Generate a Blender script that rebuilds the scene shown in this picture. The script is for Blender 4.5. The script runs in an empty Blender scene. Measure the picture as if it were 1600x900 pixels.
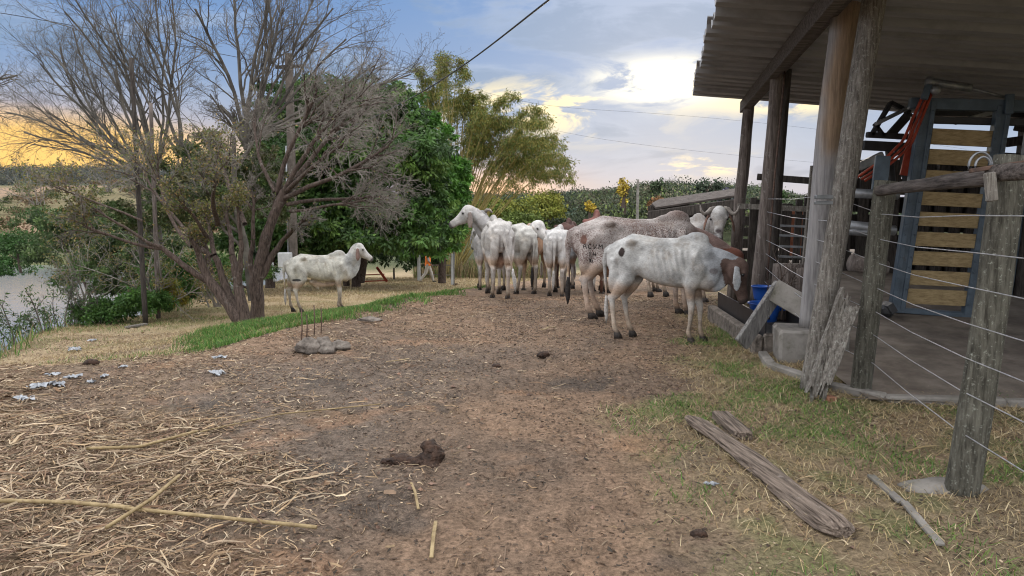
import bpy, math, random
import numpy as np
from mathutils import Vector, Matrix, noise as mnoise
from mathutils.bvhtree import BVHTree
R = math.radians
rng = np.random.default_rng(7)
random.seed(7)
scene = bpy.context.scene
C = scene.collection

# ------------------------------------------------------------------ camera
EYE = 1.6
FPX = 1155.0                       # focal length in photo pixels (1600 wide)
PITCH = math.atan(125 / FPX)
cd = bpy.data.cameras.new('camera'); cam = bpy.data.objects.new('camera', cd); C.objects.link(cam)
cam.location = (0, 0, EYE); cam.rotation_euler = (R(90) - PITCH, 0, 0)
cd.sensor_width = 36; cd.lens = 36 * FPX / 1600; cd.clip_end = 6000; cd.clip_start = 0.05
scene.camera = cam

# ------------------------------------------------------------------ exposure
vs = scene.view_settings
vs.view_transform = 'Standard'; vs.look = 'None'; vs.gamma = 1; vs.exposure = 0.78; vs.use_curve_mapping = False
cy = scene.cycles
cy.use_denoising = True; cy.max_bounces = 5; cy.diffuse_bounces = 3; cy.glossy_bounces = 2
cy.transparent_max_bounces = 4; cy.transmission_bounces = 2; cy.sample_clamp_indirect = 4
cy.filter_width = 1.1; cy.use_adaptive_sampling = True; cy.adaptive_threshold = 0.02

# ------------------------------------------------------------------ sun: veiled, low, ahead and to the right
SUN_AZ, SUN_EL = R(12), R(14)      # azimuth clockwise from +Y
sl = bpy.data.lights.new('sun', 'SUN'); sl.energy = 0.7; sl.angle = R(18); sl.color = (1, .88, .72)
so = bpy.data.objects.new('sun', sl); C.objects.link(so)
sdir = Vector((math.sin(SUN_AZ) * math.cos(SUN_EL), math.cos(SUN_AZ) * math.cos(SUN_EL), math.sin(SUN_EL)))
so.rotation_euler = sdir.to_track_quat('Z', 'Y').to_euler()

# ------------------------------------------------------------------ world: physical sky behind broken evening cloud
w = bpy.data.worlds.new('World'); scene.world = w; w.use_nodes = True
nt = w.node_tree; nt.nodes.clear()
def N(t, **k):
    n = nt.nodes.new(t)
    for a, b in k.items(): setattr(n, a, b)
    return n
def put(sock, v):
    if hasattr(v, 'is_output') or isinstance(v, bpy.types.NodeSocket): nt.links.new(v, sock)
    else: sock.default_value = v
def M(op, a, b=0.0, c=0.0, clamp=False):
    n = N('ShaderNodeMath', operation=op, use_clamp=clamp)
    put(n.inputs[0], a); put(n.inputs[1], b); put(n.inputs[2], c)
    return n.outputs[0]
def mix(f, a, b):
    n = N('ShaderNodeMix', data_type='RGBA'); put(n.inputs[0], f); put(n.inputs[6], a); put(n.inputs[7], b)
    return n.outputs[2]
def step(v, lo, hi):
    n = N('ShaderNodeMapRange', interpolation_type='SMOOTHSTEP'); put(n.inputs[0], v)
    n.inputs[1].default_value = lo; n.inputs[2].default_value = hi
    return n.outputs[0]
def gauss(a, a0, wa, e, e0, we):
    x = M('POWER', M('ABSOLUTE', M('DIVIDE', M('SUBTRACT', a, a0), wa)), 2)
    y = M('POWER', M('ABSOLUTE', M('DIVIDE', M('SUBTRACT', e, e0), we)), 2)
    return M('EXPONENT', M('MULTIPLY', M('ADD', x, y), -1))
tc = N('ShaderNodeTexCoord'); sp = N('ShaderNodeSeparateXYZ'); nt.links.new(tc.outputs['Generated'], sp.inputs[0])
X, Y, Z = sp.outputs
az = M('ARCTAN2', X, Y); el = M('ARCSINE', Z)
zz = M('ADD', M('MAXIMUM', Z, 0), 0.16)
cv = N('ShaderNodeCombineXYZ'); put(cv.inputs[0], M('DIVIDE', X, zz)); put(cv.inputs[1], M('MULTIPLY', M('DIVIDE', Y, zz), 1.0)); put(cv.inputs[2], 3.1)
def noise(vec, scale, detail=6, rough=.55, dist=0.0):
    n = N('ShaderNodeTexNoise'); n.inputs['Scale'].default_value = scale; n.inputs['Detail'].default_value = detail
    n.inputs['Roughness'].default_value = rough; n.inputs['Distortion'].default_value = dist; nt.links.new(vec, n.inputs['Vector'])
    return n.outputs['Fac']
nA = noise(cv.outputs[0], 1.35, 7, .56, .25)
ev = N('ShaderNodeCombineXYZ'); put(ev.inputs[0], M('MULTIPLY', az, 5.0)); put(ev.inputs[1], M('MULTIPLY', el, 17.0)); put(ev.inputs[2], 1.7)
nB = noise(ev.outputs[0], 1.15, 7, .58, .35)
ev2 = N('ShaderNodeCombineXYZ'); put(ev2.inputs[0], M('MULTIPLY', az, 9.0)); put(ev2.inputs[1], M('MULTIPLY', el, 26.0)); put(ev2.inputs[2], 9.0)
nC = noise(ev2.outputs[0], 1.0, 8, .6, .6)
cloud = M('ADD', M('MULTIPLY', nA, .5), M('MULTIPLY', nB, .5))
sky = N('ShaderNodeTexSky', sky_type='NISHITA', sun_disc=False); sky.sun_elevation = SUN_EL; sky.sun_rotation = SUN_AZ
sky.air_density = 1.2; sky.dust_density = 1.0; sky.ozone_density = 2.0
# cloud deck colours
BLUE = (.16, .34, .68, 1); SLATE = (.24, .37, .58, 1); PALE = (.42, .54, .75, 1); LAV = (.43, .53, .70, 1); CREAM = (1.35, 1.12, .66, 1); GOLD = (1.45, .86, .24, 1)
elf = step(el, 0.0, 0.34)
base = mix(elf, LAV, BLUE)
base = mix(M('MULTIPLY', step(cloud, .44, .54), .85), base, PALE)
base = mix(M('MULTIPLY', step(nB, .50, .62), .75), base, SLATE)
g1 = gauss(az, .20, .070, el, .162, .022)          # hot gap in the cloud
g2 = gauss(az, .03, .15, el, .130, .034)            # cream ripples left of it
g3 = gauss(az, .36, .10, el, .135, .018)
g3b = gauss(az, .25, .07, el, .055, .012)
g4 = gauss(az, -.62, .30, el, .060, .052)           # sunset band low on the left
g5 = gauss(az, -.02, .09, el, .025, .03)
rip = step(nC, .49, .61)
base = mix(M('MULTIPLY', M('MULTIPLY', g2, 1.25), rip, clamp=True), base, CREAM)
base = mix(M('MULTIPLY', M('MULTIPLY', g3, 1.5), step(nC, .46, .58), clamp=True), base, CREAM)
base = mix(M('MULTIPLY', M('MULTIPLY', g3b, 1.2), rip, clamp=True), base, CREAM)
base = mix(M('MULTIPLY', M('MULTIPLY', g1, 1.7), step(nC, .34, .50), clamp=True), base, (2.2, 1.95, 1.35, 1))
base = mix(M('MULTIPLY', g4, 1.25, clamp=True), base, (1.05, .72, .50, 1))
base = mix(M('MULTIPLY', M('SUBTRACT', M('MULTIPLY', g4, 2.6), .75), M('ADD', M('MULTIPLY', nC, 1.2), .35), clamp=True), base, GOLD)
base = mix(M('MULTIPLY', g5, .9, clamp=True), base, (1.2, .72, .42, 1))
# western glow ahead dimmed; unseen sky overhead and behind brightened to light the ground
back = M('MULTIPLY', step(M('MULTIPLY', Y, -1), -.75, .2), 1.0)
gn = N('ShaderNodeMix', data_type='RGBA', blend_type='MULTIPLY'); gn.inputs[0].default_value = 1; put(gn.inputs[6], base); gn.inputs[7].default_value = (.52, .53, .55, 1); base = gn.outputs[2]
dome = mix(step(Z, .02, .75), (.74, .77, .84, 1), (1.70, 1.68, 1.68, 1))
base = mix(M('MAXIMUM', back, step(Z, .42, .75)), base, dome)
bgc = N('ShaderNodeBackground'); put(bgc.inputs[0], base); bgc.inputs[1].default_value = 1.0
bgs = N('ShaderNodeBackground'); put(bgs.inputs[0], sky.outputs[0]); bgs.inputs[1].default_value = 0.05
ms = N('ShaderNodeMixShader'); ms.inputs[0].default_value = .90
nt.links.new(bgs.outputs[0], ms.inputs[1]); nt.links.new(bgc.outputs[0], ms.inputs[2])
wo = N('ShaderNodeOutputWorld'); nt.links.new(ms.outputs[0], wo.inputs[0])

# ------------------------------------------------------------------ small numpy toolkit
def _hash(ix, iy, iz):
    h = (ix * 374761393 + iy * 668265263 + iz * 2147483647 + 1013904223) & 0xffffffff
    h = ((h ^ (h >> 13)) * 1274126177) & 0xffffffff
    return ((h ^ (h >> 16)) & 0xffffff) / float(0xffffff)
def vnoise(x, y, z=0.0):
    x = np.asarray(x, float); y = np.asarray(y, float); z = np.asarray(z, float) + 0 * x
    ix, iy, iz = [np.floor(a).astype(np.int64) for a in (x, y, z)]
    fx, fy, fz = x - ix, y - iy, z - iz
    fx, fy, fz = [f * f * (3 - 2 * f) for f in (fx, fy, fz)]
    r = 0
    for a in (0, 1):
        for b in (0, 1):
            for c in (0, 1):
                r = r + _hash(ix + a, iy + b, iz + c) * (fx if a else 1 - fx) * (fy if b else 1 - fy) * (fz if c else 1 - fz)
    return r
def fbm(x, y, z=0.0, o=4):
    r, a, s = 0, .5, 1.0
    for k in range(o):
        r = r + a * vnoise(np.asarray(x) * s + 17 * k, np.asarray(y) * s + 31 * k, np.asarray(z) * s); a *= .5; s *= 2.03
    return r / (1 - .5 ** o)
def sstep(v, a, b):
    t = np.clip((np.asarray(v, float) - a) / (b - a), 0, 1); return t * t * (3 - 2 * t)
def lerp(a, b, t): return a + (b - a) * t
def unit(v): v = np.asarray(v, float); return v / (np.linalg.norm(v, axis=-1, keepdims=True) + 1e-12)

def make_mesh(name, V, Fs, col=None, smooth=True):
    V = np.asarray(V, np.float32).reshape(-1, 3)
    Fs = [np.asarray(F, np.int32) for F in (Fs if isinstance(Fs, list) else [Fs]) if len(F)]
    me = bpy.data.meshes.new(name)
    me.vertices.add(len(V)); me.vertices.foreach_set('co', V.ravel())
    idx = np.concatenate([F.ravel() for F in Fs]); tot = np.concatenate([np.full(len(F), F.shape[1], np.int32) for F in Fs])
    st = np.concatenate([[0], np.cumsum(tot)[:-1]]).astype(np.int32)
    me.loops.add(len(idx)); me.loops.foreach_set('vertex_index', idx)
    me.polygons.add(len(tot)); me.polygons.foreach_set('loop_start', st); me.polygons.foreach_set('loop_total', tot)
    me.polygons.foreach_set('use_smooth', np.full(len(tot), smooth))
    me.update(calc_edges=True); me.validate()
    if col is not None:
        col = np.asarray(col, np.float32)
        if col.shape[1] == 3: col = np.concatenate([col, np.ones((len(col), 1), np.float32)], 1)
        a = me.color_attributes.new('col', 'FLOAT_COLOR', 'POINT'); a.data.foreach_set('color', col.ravel())
    return me
def link(name, me, mat=None, parent=None):
    o = bpy.data.objects.new(name, me); C.objects.link(o)
    if mat and me is not None and not me.materials: me.materials.append(mat)
    if parent: o.parent = parent
    return o
def tag(o, label=None, cat=None, group=None, kind=None):
    if label: o['label'] = label
    if cat: o['category'] = cat
    if group: o['group'] = group
    if kind: o['kind'] = kind
    return o
def empty(name, loc=(0, 0, 0), rz=0.0, label=None, cat=None, group=None):
    o = bpy.data.objects.new(name, None); C.objects.link(o); o.location = loc; o.rotation_euler = (0, 0, rz); o.empty_display_size = .2
    return tag(o, label, cat, group)
def copy_tree(o, parent=None, loc=None, rz=None, label=None):
    c = o.copy(); C.objects.link(c); c.parent = parent
    if loc is not None: c.location = loc
    if rz is not None: c.rotation_euler = (0, 0, rz)
    if label: c['label'] = label
    for ch in list(o.children): copy_tree(ch, c)
    return c

class MB:
    """collects closed shapes into one mesh"""
    def __init__(s): s.V = []; s.Q = []; s.T = []; s.n = 0; s.C = []
    def add(s, V, Q=(), T=(), col=None):
        V = np.asarray(V, float).reshape(-1, 3); s.V.append(V)
        if len(Q): s.Q.append(np.asarray(Q, int) + s.n)
        if len(T): s.T.append(np.asarray(T, int) + s.n)
        s.C.append(np.tile(np.array(col if col is not None else (1, 1, 1), float), (len(V), 1)) if col is None or np.ndim(col) == 1 else col)
        s.n += len(V); return s
    def loft(s, c, A, B, ra, rb, k=14, p=2.0, col=None):
        """rings at centres c with axes A,B and half sizes ra,rb; end caps"""
        c = np.asarray(c, float); n = len(c)
        A = np.broadcast_to(np.asarray(A, float), c.shape); B = np.broadcast_to(np.asarray(B, float), c.shape)
        ra = np.broadcast_to(ra, (n,)); rb = np.broadcast_to(rb, (n,))
        t = np.arange(k) * 2 * math.pi / k
        ct, st = np.cos(t), np.sin(t)
        ct = np.sign(ct) * np.abs(ct) ** (2 / p); st = np.sign(st) * np.abs(st) ** (2 / p)
        V = c[:, None, :] + A[:, None, :] * (ra[:, None] * ct[None])[..., None] + B[:, None, :] * (rb[:, None] * st[None])[..., None]
        V = np.concatenate([V.reshape(-1, 3), c[:1], c[-1:]])
        i = np.arange(n - 1)[:, None] * k; j = np.arange(k)[None]; j2 = (j + 1) % k
        Q = np.stack([i + j, i + j2, i + k + j2, i + k + j], -1).reshape(-1, 4)
        jj = np.arange(k); a, b = n * k, n * k + 1
        T = np.concatenate([np.stack([np.full(k, a), (jj + 1) % k, jj], 1), np.stack([np.full(k, b), (n - 1) * k + jj, (n - 1) * k + (jj + 1) % k], 1)])
        # make outward: A x B should point along the path
        tan = c[-1] - c[0]
        if np.dot(np.cross(A[0], B[0]), tan) < 0: Q = Q[:, ::-1]; T = T[:, ::-1]
        return s.add(V, Q, T, col)
    def tube(s, P, r, k=8, ref=(0, 0, 1), flat=1.0, col=None):
        P = np.asarray(P, float); T = unit(np.gradient(P, axis=0)); ref = np.asarray(ref, float)
        if abs(np.dot(unit(P[-1] - P[0]), ref)) > .9: ref = np.array([1., 0, 0]) if abs(unit(P[-1] - P[0])[0]) < .8 else np.array([0, 1., 0])
        A = unit(np.cross(ref, T)); B = np.cross(T, A)
        r = np.broadcast_to(r, (len(P),))
        return s.loft(P, A, B, r, r * flat, k, col=col)
    def ball(s, c, r, k=12, n=7, axes=None, col=None):
        r = np.broadcast_to(np.asarray(r, float), (3,)); a = np.eye(3) if axes is None else np.asarray(axes, float)
        ph = np.linspace(-math.pi / 2 * .96, math.pi / 2 * .96, n)
        cc = np.asarray(c, float) + np.sin(ph)[:, None] * r[2] * a[2]
        return s.loft(cc, a[0], a[1], r[0] * np.cos(ph), r[1] * np.cos(ph), k, col=col)
    def limb(s, P, r, k=10, col=None):
        P = np.asarray(P, float); s.tube(P, r, k, col=col)
        for p, q in zip(P, r): s.ball(p, q * 1.0, 10, 6, col=col)
        return s
    def box(s, c, size, ax=None, bev=.0, col=None):
        a = np.eye(3) if ax is None else np.asarray(ax, float); h = np.asarray(size, float) / 2; c = np.asarray(c, float)
        b = min(bev, h.min() * .45) if bev else 0
        if not b:
            S = np.array([[x, y, z] for z in (-1, 1) for y in (-1, 1) for x in (-1, 1)]) * h
            return s.add(c + S @ a, [[0, 2, 3, 1], [4, 5, 7, 6], [0, 1, 5, 4], [2, 6, 7, 3], [0, 4, 6, 2], [1, 3, 7, 5]], col=col)
        i = np.argmax(h); j, k = [q for q in range(3) if q != i]       # longest axis carries the loft
        e = np.zeros(3); e[i] = 1; zs = np.array([-h[i], -h[i] + b, h[i] - b, h[i]]); ins = np.array([b, 0, 0, b])
        rows = []
        for z, n_ in zip(zs, ins):
            hj, hk = h[j] - n_, h[k] - n_; bb = b * .7
            pts = [(-hj + bb, -hk), (hj - bb, -hk), (hj, -hk + bb), (hj, hk - bb), (hj - bb, hk), (-hj + bb, hk), (-hj, hk - bb), (-hj, -hk + bb)]
            for u, v in pts:
                q = np.zeros(3); q[i] = z; q[j] = u; q[k] = v; rows.append(q)
        V = np.array(rows); K = 8; Q = []
        for r_ in range(3):
            for m in range(K): Q.append([r_ * K + m, r_ * K + (m + 1) % K, (r_ + 1) * K + (m + 1) % K, (r_ + 1) * K + m])
        V = np.concatenate([V, [zs[0] * e], [zs[-1] * e]])
        T = [[4 * K, (m + 1) % K, m] for m in range(K)] + [[4 * K + 1, 3 * K + m, 3 * K + (m + 1) % K] for m in range(K)]
        Q = np.array(Q); T = np.array(T)
        if (i, j, k) in ((1, 0, 2),): Q = Q[:, ::-1]; T = T[:, ::-1]
        return s.add(c + V @ a, Q, T, col)
    def bar(s, p, q, w_, h_, up=(0, 0, 1), bev=.004, col=None):
        p = np.asarray(p, float); q = np.asarray(q, float); d = unit(q - p); up = np.asarray(up, float)
        if abs(d @ up) > .95: up = np.array([0, 1., 0])
        l = unit(np.cross(up, d)); u = np.cross(d, l)
        return s.box((p + q) / 2, (np.linalg.norm(q - p), w_, h_), [d, l, u], bev, col)
    def arrays(s):
        V = np.concatenate(s.V); F = []
        if s.Q: F.append(np.concatenate(s.Q))
        if s.T: F.append(np.concatenate(s.T))
        return V, F
    def build(s, name, mat, parent=None, smooth=False, colors=False):
        V, F = s.arrays(); return link(name, make_mesh(name, V, F, np.concatenate(s.C) if colors else None, smooth), mat, parent)

def remeshed(mb, voxel, smooth_it=4, adapt=0.0):
    V, F = mb.arrays(); me = make_mesh('tmp', V, F); o = link('tmp', me)
    m = o.modifiers.new('r', 'REMESH'); m.mode = 'VOXEL'; m.voxel_size = voxel; m.adaptivity = adapt
    if smooth_it: m2 = o.modifiers.new('s', 'SMOOTH'); m2.factor = .5; m2.iterations = smooth_it
    dg = bpy.context.evaluated_depsgraph_get(); dg.update(); ev_ = o.evaluated_get(dg); me2 = ev_.to_mesh()
    V = np.empty(len(me2.vertices) * 3, np.float32); me2.vertices.foreach_get('co', V); V = V.reshape(-1, 3).astype(float)
    nl = np.empty(len(me2.loops), np.int32); me2.loops.foreach_get('vertex_index', nl)
    tot = np.empty(len(me2.polygons), np.int32); me2.polygons.foreach_get('loop_total', tot); st = np.concatenate([[0], np.cumsum(tot)[:-1]])
    Fs = [nl[(st[tot == k][:, None] + np.arange(k)[None])] for k in (3, 4) if (tot == k).any()]
    ev_.to_mesh_clear(); bpy.data.objects.remove(o); bpy.data.meshes.remove(me)
    return V, Fs

def tubes(P, r, k=4):
    """P (N,n,3) r (N,n) -> V,Q of open tubes"""
    N_, n = P.shape[:2]; T = unit(np.gradient(P, axis=1)); ref = np.array([.31, .23, .92]); ref = unit(ref)
    A = unit(np.cross(T, ref) + 1e-6); B = np.cross(T, A)
    t = np.arange(k) * 2 * math.pi / k
    V = P[:, :, None] + r[:, :, None, None] * (A[:, :, None] * np.cos(t)[:, None] + B[:, :, None] * np.sin(t)[:, None])
    a = (np.arange(N_) * n * k)[:, None, None] + (np.arange(n - 1) * k)[None, :, None]; j = np.arange(k)[None, None]; j2 = (j + 1) % k
    Q = np.stack([a + j, a + j2, a + k + j2, a + k + j], -1).reshape(-1, 4)
    return V.reshape(-1, 3), Q
def blades(base, tip, width, side=None, col=None):
    """thin two-segment blades; base,tip (N,3)"""
    d = tip - base; n = len(base)
    if side is None: side = unit(np.stack([rng.normal(size=n), rng.normal(size=n), np.zeros(n)], 1))
    mid = base + d * .55; mid[:, 2] += .12 * np.linalg.norm(d, axis=1)
    wv = side * np.asarray(width).reshape(-1, 1) / 2
    V = np.stack([base - wv, base + wv, mid + wv * .8, mid - wv * .8, tip], 1)
    i = (np.arange(n) * 5)[:, None]
    return V.reshape(-1, 3), (i + np.array([[0, 1, 2, 3]])), (i + np.array([[3, 2, 4]])), (None if col is None else np.repeat(col, 5, 0))
def leaves(c, L, W, droop=.4, up=0.0, dirs=None, col=None):
    """diamond leaves at c (N,3)"""
    n = len(c); L = np.broadcast_to(L, (n,)).reshape(-1, 1); W = np.broadcast_to(W, (n,)).reshape(-1, 1)
    d = rng.normal(size=(n, 3)) if dirs is None else dirs + rng.normal(size=(n, 3)) * .35
    d = unit(unit(d) + np.array([0, 0, up - droop])); s = unit(np.cross(d, unit(rng.normal(size=(n, 3)))))
    nrm = np.cross(d, s)
    V = np.stack([c, c + d * L * .45 + s * W * .5 + nrm * W * .12, c + d * L, c + d * L * .45 - s * W * .5 + nrm * W * .12], 1)
    Q = (np.arange(n) * 4)[:, None] + np.arange(4)[None]
    return V.reshape(-1, 3), Q, (None if col is None else np.repeat(col, 4, 0))

# ------------------------------------------------------------------ materials
def material(name):
    m = bpy.data.materials.new(name); m.use_nodes = True; t = m.node_tree
    return m, t, t.nodes['Principled BSDF']
def nmat(name, c1, c2, scale=8, rough=.85, bump=.3, stretch=(1, 1, 1), c3=None, s3=3, t3=(.5, .62), attr=False, metallic=0, bscale=None, detail=6, spec=.3, coord='Object', trans=0):
    """two-tone noise colour, optional third patchy tone, optional multiply by 'col' attribute"""
    m, t, b = material(name); n = t.nodes; l = t.links
    tc = n.new('ShaderNodeTexCoord'); mp = n.new('ShaderNodeMapping'); mp.inputs['Scale'].default_value = stretch; l.new(tc.outputs[coord], mp.inputs[0])
    ns = n.new('ShaderNodeTexNoise'); ns.inputs['Scale'].default_value = scale; ns.inputs['Detail'].default_value = detail; ns.inputs['Roughness'].default_value = .65; l.new(mp.outputs[0], ns.inputs[0])
    cr = n.new('ShaderNodeValToRGB'); cr.color_ramp.elements[0].color = (*c1, 1); cr.color_ramp.elements[1].color = (*c2, 1)
    cr.color_ramp.elements[0].position = .34; cr.color_ramp.elements[1].position = .66; l.new(ns.outputs[0], cr.inputs[0]); out = cr.outputs[0]
    if c3 is not None:
        n3 = n.new('ShaderNodeTexNoise'); n3.inputs['Scale'].default_value = s3; n3.inputs['Detail'].default_value = 8; n3.inputs['Roughness'].default_value = .7; l.new(mp.outputs[0] if stretch != (1, 1, 1) and s3 > 50 else tc.outputs[coord], n3.inputs[0])
        mr = n.new('ShaderNodeMapRange'); mr.inputs[1].default_value, mr.inputs[2].default_value = t3; l.new(n3.outputs[0], mr.inputs[0])
        mx = n.new('ShaderNodeMix'); mx.data_type = 'RGBA'; l.new(mr.outputs[0], mx.inputs[0]); l.new(out, mx.inputs[6]); mx.inputs[7].default_value = (*c3, 1); out = mx.outputs[2]
    if attr:
        at = n.new('ShaderNodeAttribute'); at.attribute_name = 'col'
        mm = n.new('ShaderNodeMix'); mm.data_type = 'RGBA'; mm.blend_type = 'MULTIPLY'; mm.inputs[0].default_value = 1; l.new(out, mm.inputs[6]); l.new(at.outputs[0], mm.inputs[7]); out = mm.outputs[2]
    l.new(out, b.inputs['Base Color']); b.inputs['Roughness'].default_value = rough; b.inputs['Metallic'].default_value = metallic
    b.inputs['Specular IOR Level'].default_value = spec
    if bump:
        nb = n.new('ShaderNodeTexNoise'); nb.inputs['Scale'].default_value = bscale or scale * 2; nb.inputs['Detail'].default_value = 5; l.new(mp.outputs[0], nb.inputs[0])
        bp = n.new('ShaderNodeBump'); bp.inputs['Strength'].default_value = bump; bp.inputs['Distance'].default_value = .02; l.new(nb.outputs[0], bp.inputs['Height']); l.new(bp.outputs[0], b.inputs['Normal'])
    if trans:
        tr = n.new('ShaderNodeBsdfTranslucent'); l.new(out, tr.inputs[0]); ms_ = n.new('ShaderNodeMixShader'); ms_.inputs[0].default_value = trans
        l.new(b.outputs[0], ms_.inputs[1]); l.new(tr.outputs[0], ms_.inputs[2]); l.new(ms_.outputs[0], n['Material Output'].inputs[0])
    return m
MT = {}
MT['old_wood'] = nmat('old_wood', (.065, .056, .048), (.25, .23, .205), 9, .9, .9, (6, 6, .6), c3=(.34, .34, .31), s3=38, t3=(.54, .70), bscale=16)
MT['log_wood'] = nmat('log_wood', (.035, .024, .018), (.27, .215, .175), 7, .92, 1.0, (.45, 9, 9), c3=(.34, .30, .27), s3=10, t3=(.6, .75), bscale=9)
MT['lichen_post'] = nmat('lichen_post', (.035, .032, .025), (.14, .135, .11), 8, .95, .9, (5, 5, .7), c3=(.27, .28, .24), s3=48, t3=(.57, .68), bscale=22)
MT['grey_post'] = nmat('grey_post', (.10, .097, .095), (.28, .27, .26), 8, .9, .8, (6, 6, .4), c3=(.42, .42, .41), s3=18, t3=(.6, .75), bscale=15)
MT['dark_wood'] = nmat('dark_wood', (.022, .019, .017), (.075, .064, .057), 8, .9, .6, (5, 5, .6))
MT['dark_rail'] = nmat('dark_rail', (.028, .022, .02), (.14, .12, .11), 7, .9, .6, (.6, 6, 6))
MT['brown_post'] = nmat('brown_post', (.06, .048, .042), (.19, .16, .145), 7, .9, .6, (5, 5, .5), c3=(.24, .22, .21), s3=9, t3=(.58, .7))
MT['plank_yellow'] = nmat('plank_yellow', (.23, .165, .08), (.41, .31, .165), 5, .7, .3, (1, 8, 8), c3=(.2, .15, .08), s3=4, t3=(.58, .75))
MT['blue_steel'] = nmat('blue_steel', (.04, .062, .085), (.075, .108, .145), 5, .5, .1, c3=(.05, .045, .04), s3=9, t3=(.62, .72), spec=.5)
MT['black_steel'] = nmat('black_steel', (.008, .009, .011), (.03, .03, .033), 6, .5, .1, spec=.5)
MT['grey_steel'] = nmat('grey_steel', (.16, .17, .18), (.30, .31, .33), 8, .45, .1, metallic=.6)
MT['red_rubber'] = nmat('red_rubber', (.20, .025, .012), (.36, .06, .03), 6, .6, .1)
MT['galv_wire'] = nmat('galv_wire', (.25, .25, .26), (.5, .5, .52), 30, .4, 0, metallic=.4, spec=.5)
MT['rusty'] = nmat('rusty', (.05, .035, .03), (.13, .08, .06), 20, .8, .2)
MT['roof_sheet'] = nmat('roof_sheet', (.215, .218, .23), (.275, .275, .285), 3, .85, .1, (.3, 2.0, 1), c3=(.17, .17, .175), s3=1.4, t3=(.5, .7))  # stretched colour streaks imitate the light and shade along the ribs
MT['concrete'] = nmat('concrete', (.15, .14, .125), (.30, .28, .26), 6, .92, .5, c3=(.09, .085, .065), s3=3, t3=(.5, .68))
MT['slab'] = nmat('slab', (.10, .083, .068), (.22, .185, .155), 2.5, .9, .4, c3=(.09, .07, .055), s3=1.1, t3=(.48, .66))
MT['water_tub'] = nmat('water_tub', (.01, .06, .30), (.02, .10, .42), 4, .35, 0, spec=.5)
MT['black_plastic'] = nmat('black_plastic', (.01, .01, .012), (.025, .025, .03), 5, .4, .1, spec=.5)
MT['dung'] = nmat('dung', (.012, .007, .005), (.065, .035, .022), 22, .75, 1.0, bscale=60)
MT['stone'] = nmat('stone', (.07, .06, .052), (.22, .19, .165), 11, .95, 1.0, c3=(.3, .3, .27), s3=8, t3=(.6, .7))
MT['cane'] = nmat('cane', (.17, .12, .055), (.34, .26, .14), 14, .65, .4, c3=(.13, .08, .05), s3=9, t3=(.55, .68))
MT['bark'] = nmat('bark', (.032, .023, .018), (.135, .10, .085), 9, .92, .9, (4, 4, .8), c3=(.22, .20, .18), s3=7, t3=(.58, .72))
MT['twig'] = nmat('twig', (.12, .107, .092), (.29, .265, .235), 2, .9, 0)
MT['dark_twig'] = nmat('dark_twig', (.055, .050, .044), (.17, .155, .135), 2, .9, 0)
MT['leaf'] = nmat('leaf', (.75, .75, .75), (1.2, 1.2, 1.2), 3, .55, 0, attr=True, trans=.28, spec=.35)
MT['grass'] = nmat('grass', (.8, .8, .8), (1.2, 1.2, 1.2), 5, .7, 0, attr=True, trans=.15)
MT['straw'] = nmat('straw', (.75, .75, .75), (1.25, 1.2, 1.15), 25, .75, 0, attr=True)
MT['far_leaf'] = nmat('far_leaf', (.8, .8, .8), (1.2, 1.2, 1.2), .4, .8, 0, attr=True)
MT['horn'] = nmat('horn', (.12, .10, .09), (.30, .27, .24), 12, .5, .2)
MT['hoof'] = nmat('hoof', (.012, .010, .009), (.05, .04, .035), 20, .7, .2)
MT['eye'] = nmat('eye', (.006, .005, .005), (.01, .008, .008), 5, .15, 0, spec=.6)
MT['black_hair'] = nmat('black_hair', (.01, .009, .009), (.04, .035, .033), 40, .8, .5)
MT['white_hair'] = nmat('white_hair', (.25, .23, .21), (.5, .48, .46), 40, .8, .5)
MT['box_paint'] = nmat('box_paint', (.40, .42, .43), (.52, .54, .55), 6, .5, 0)
MT['pole_concrete'] = nmat('pole_concrete', (.075, .064, .055), (.14, .12, .105), 5, .9, .2)

def realign(o, d):
    """turn the mesh so that its own X axis runs along d (wood grain follows the piece)"""
    d = Vector(d).normalized(); q = d.to_track_quat('X', 'Z').to_matrix().to_4x4(); o.data.transform(q.inverted()); o.rotation_euler = q.to_euler(); return o
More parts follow.
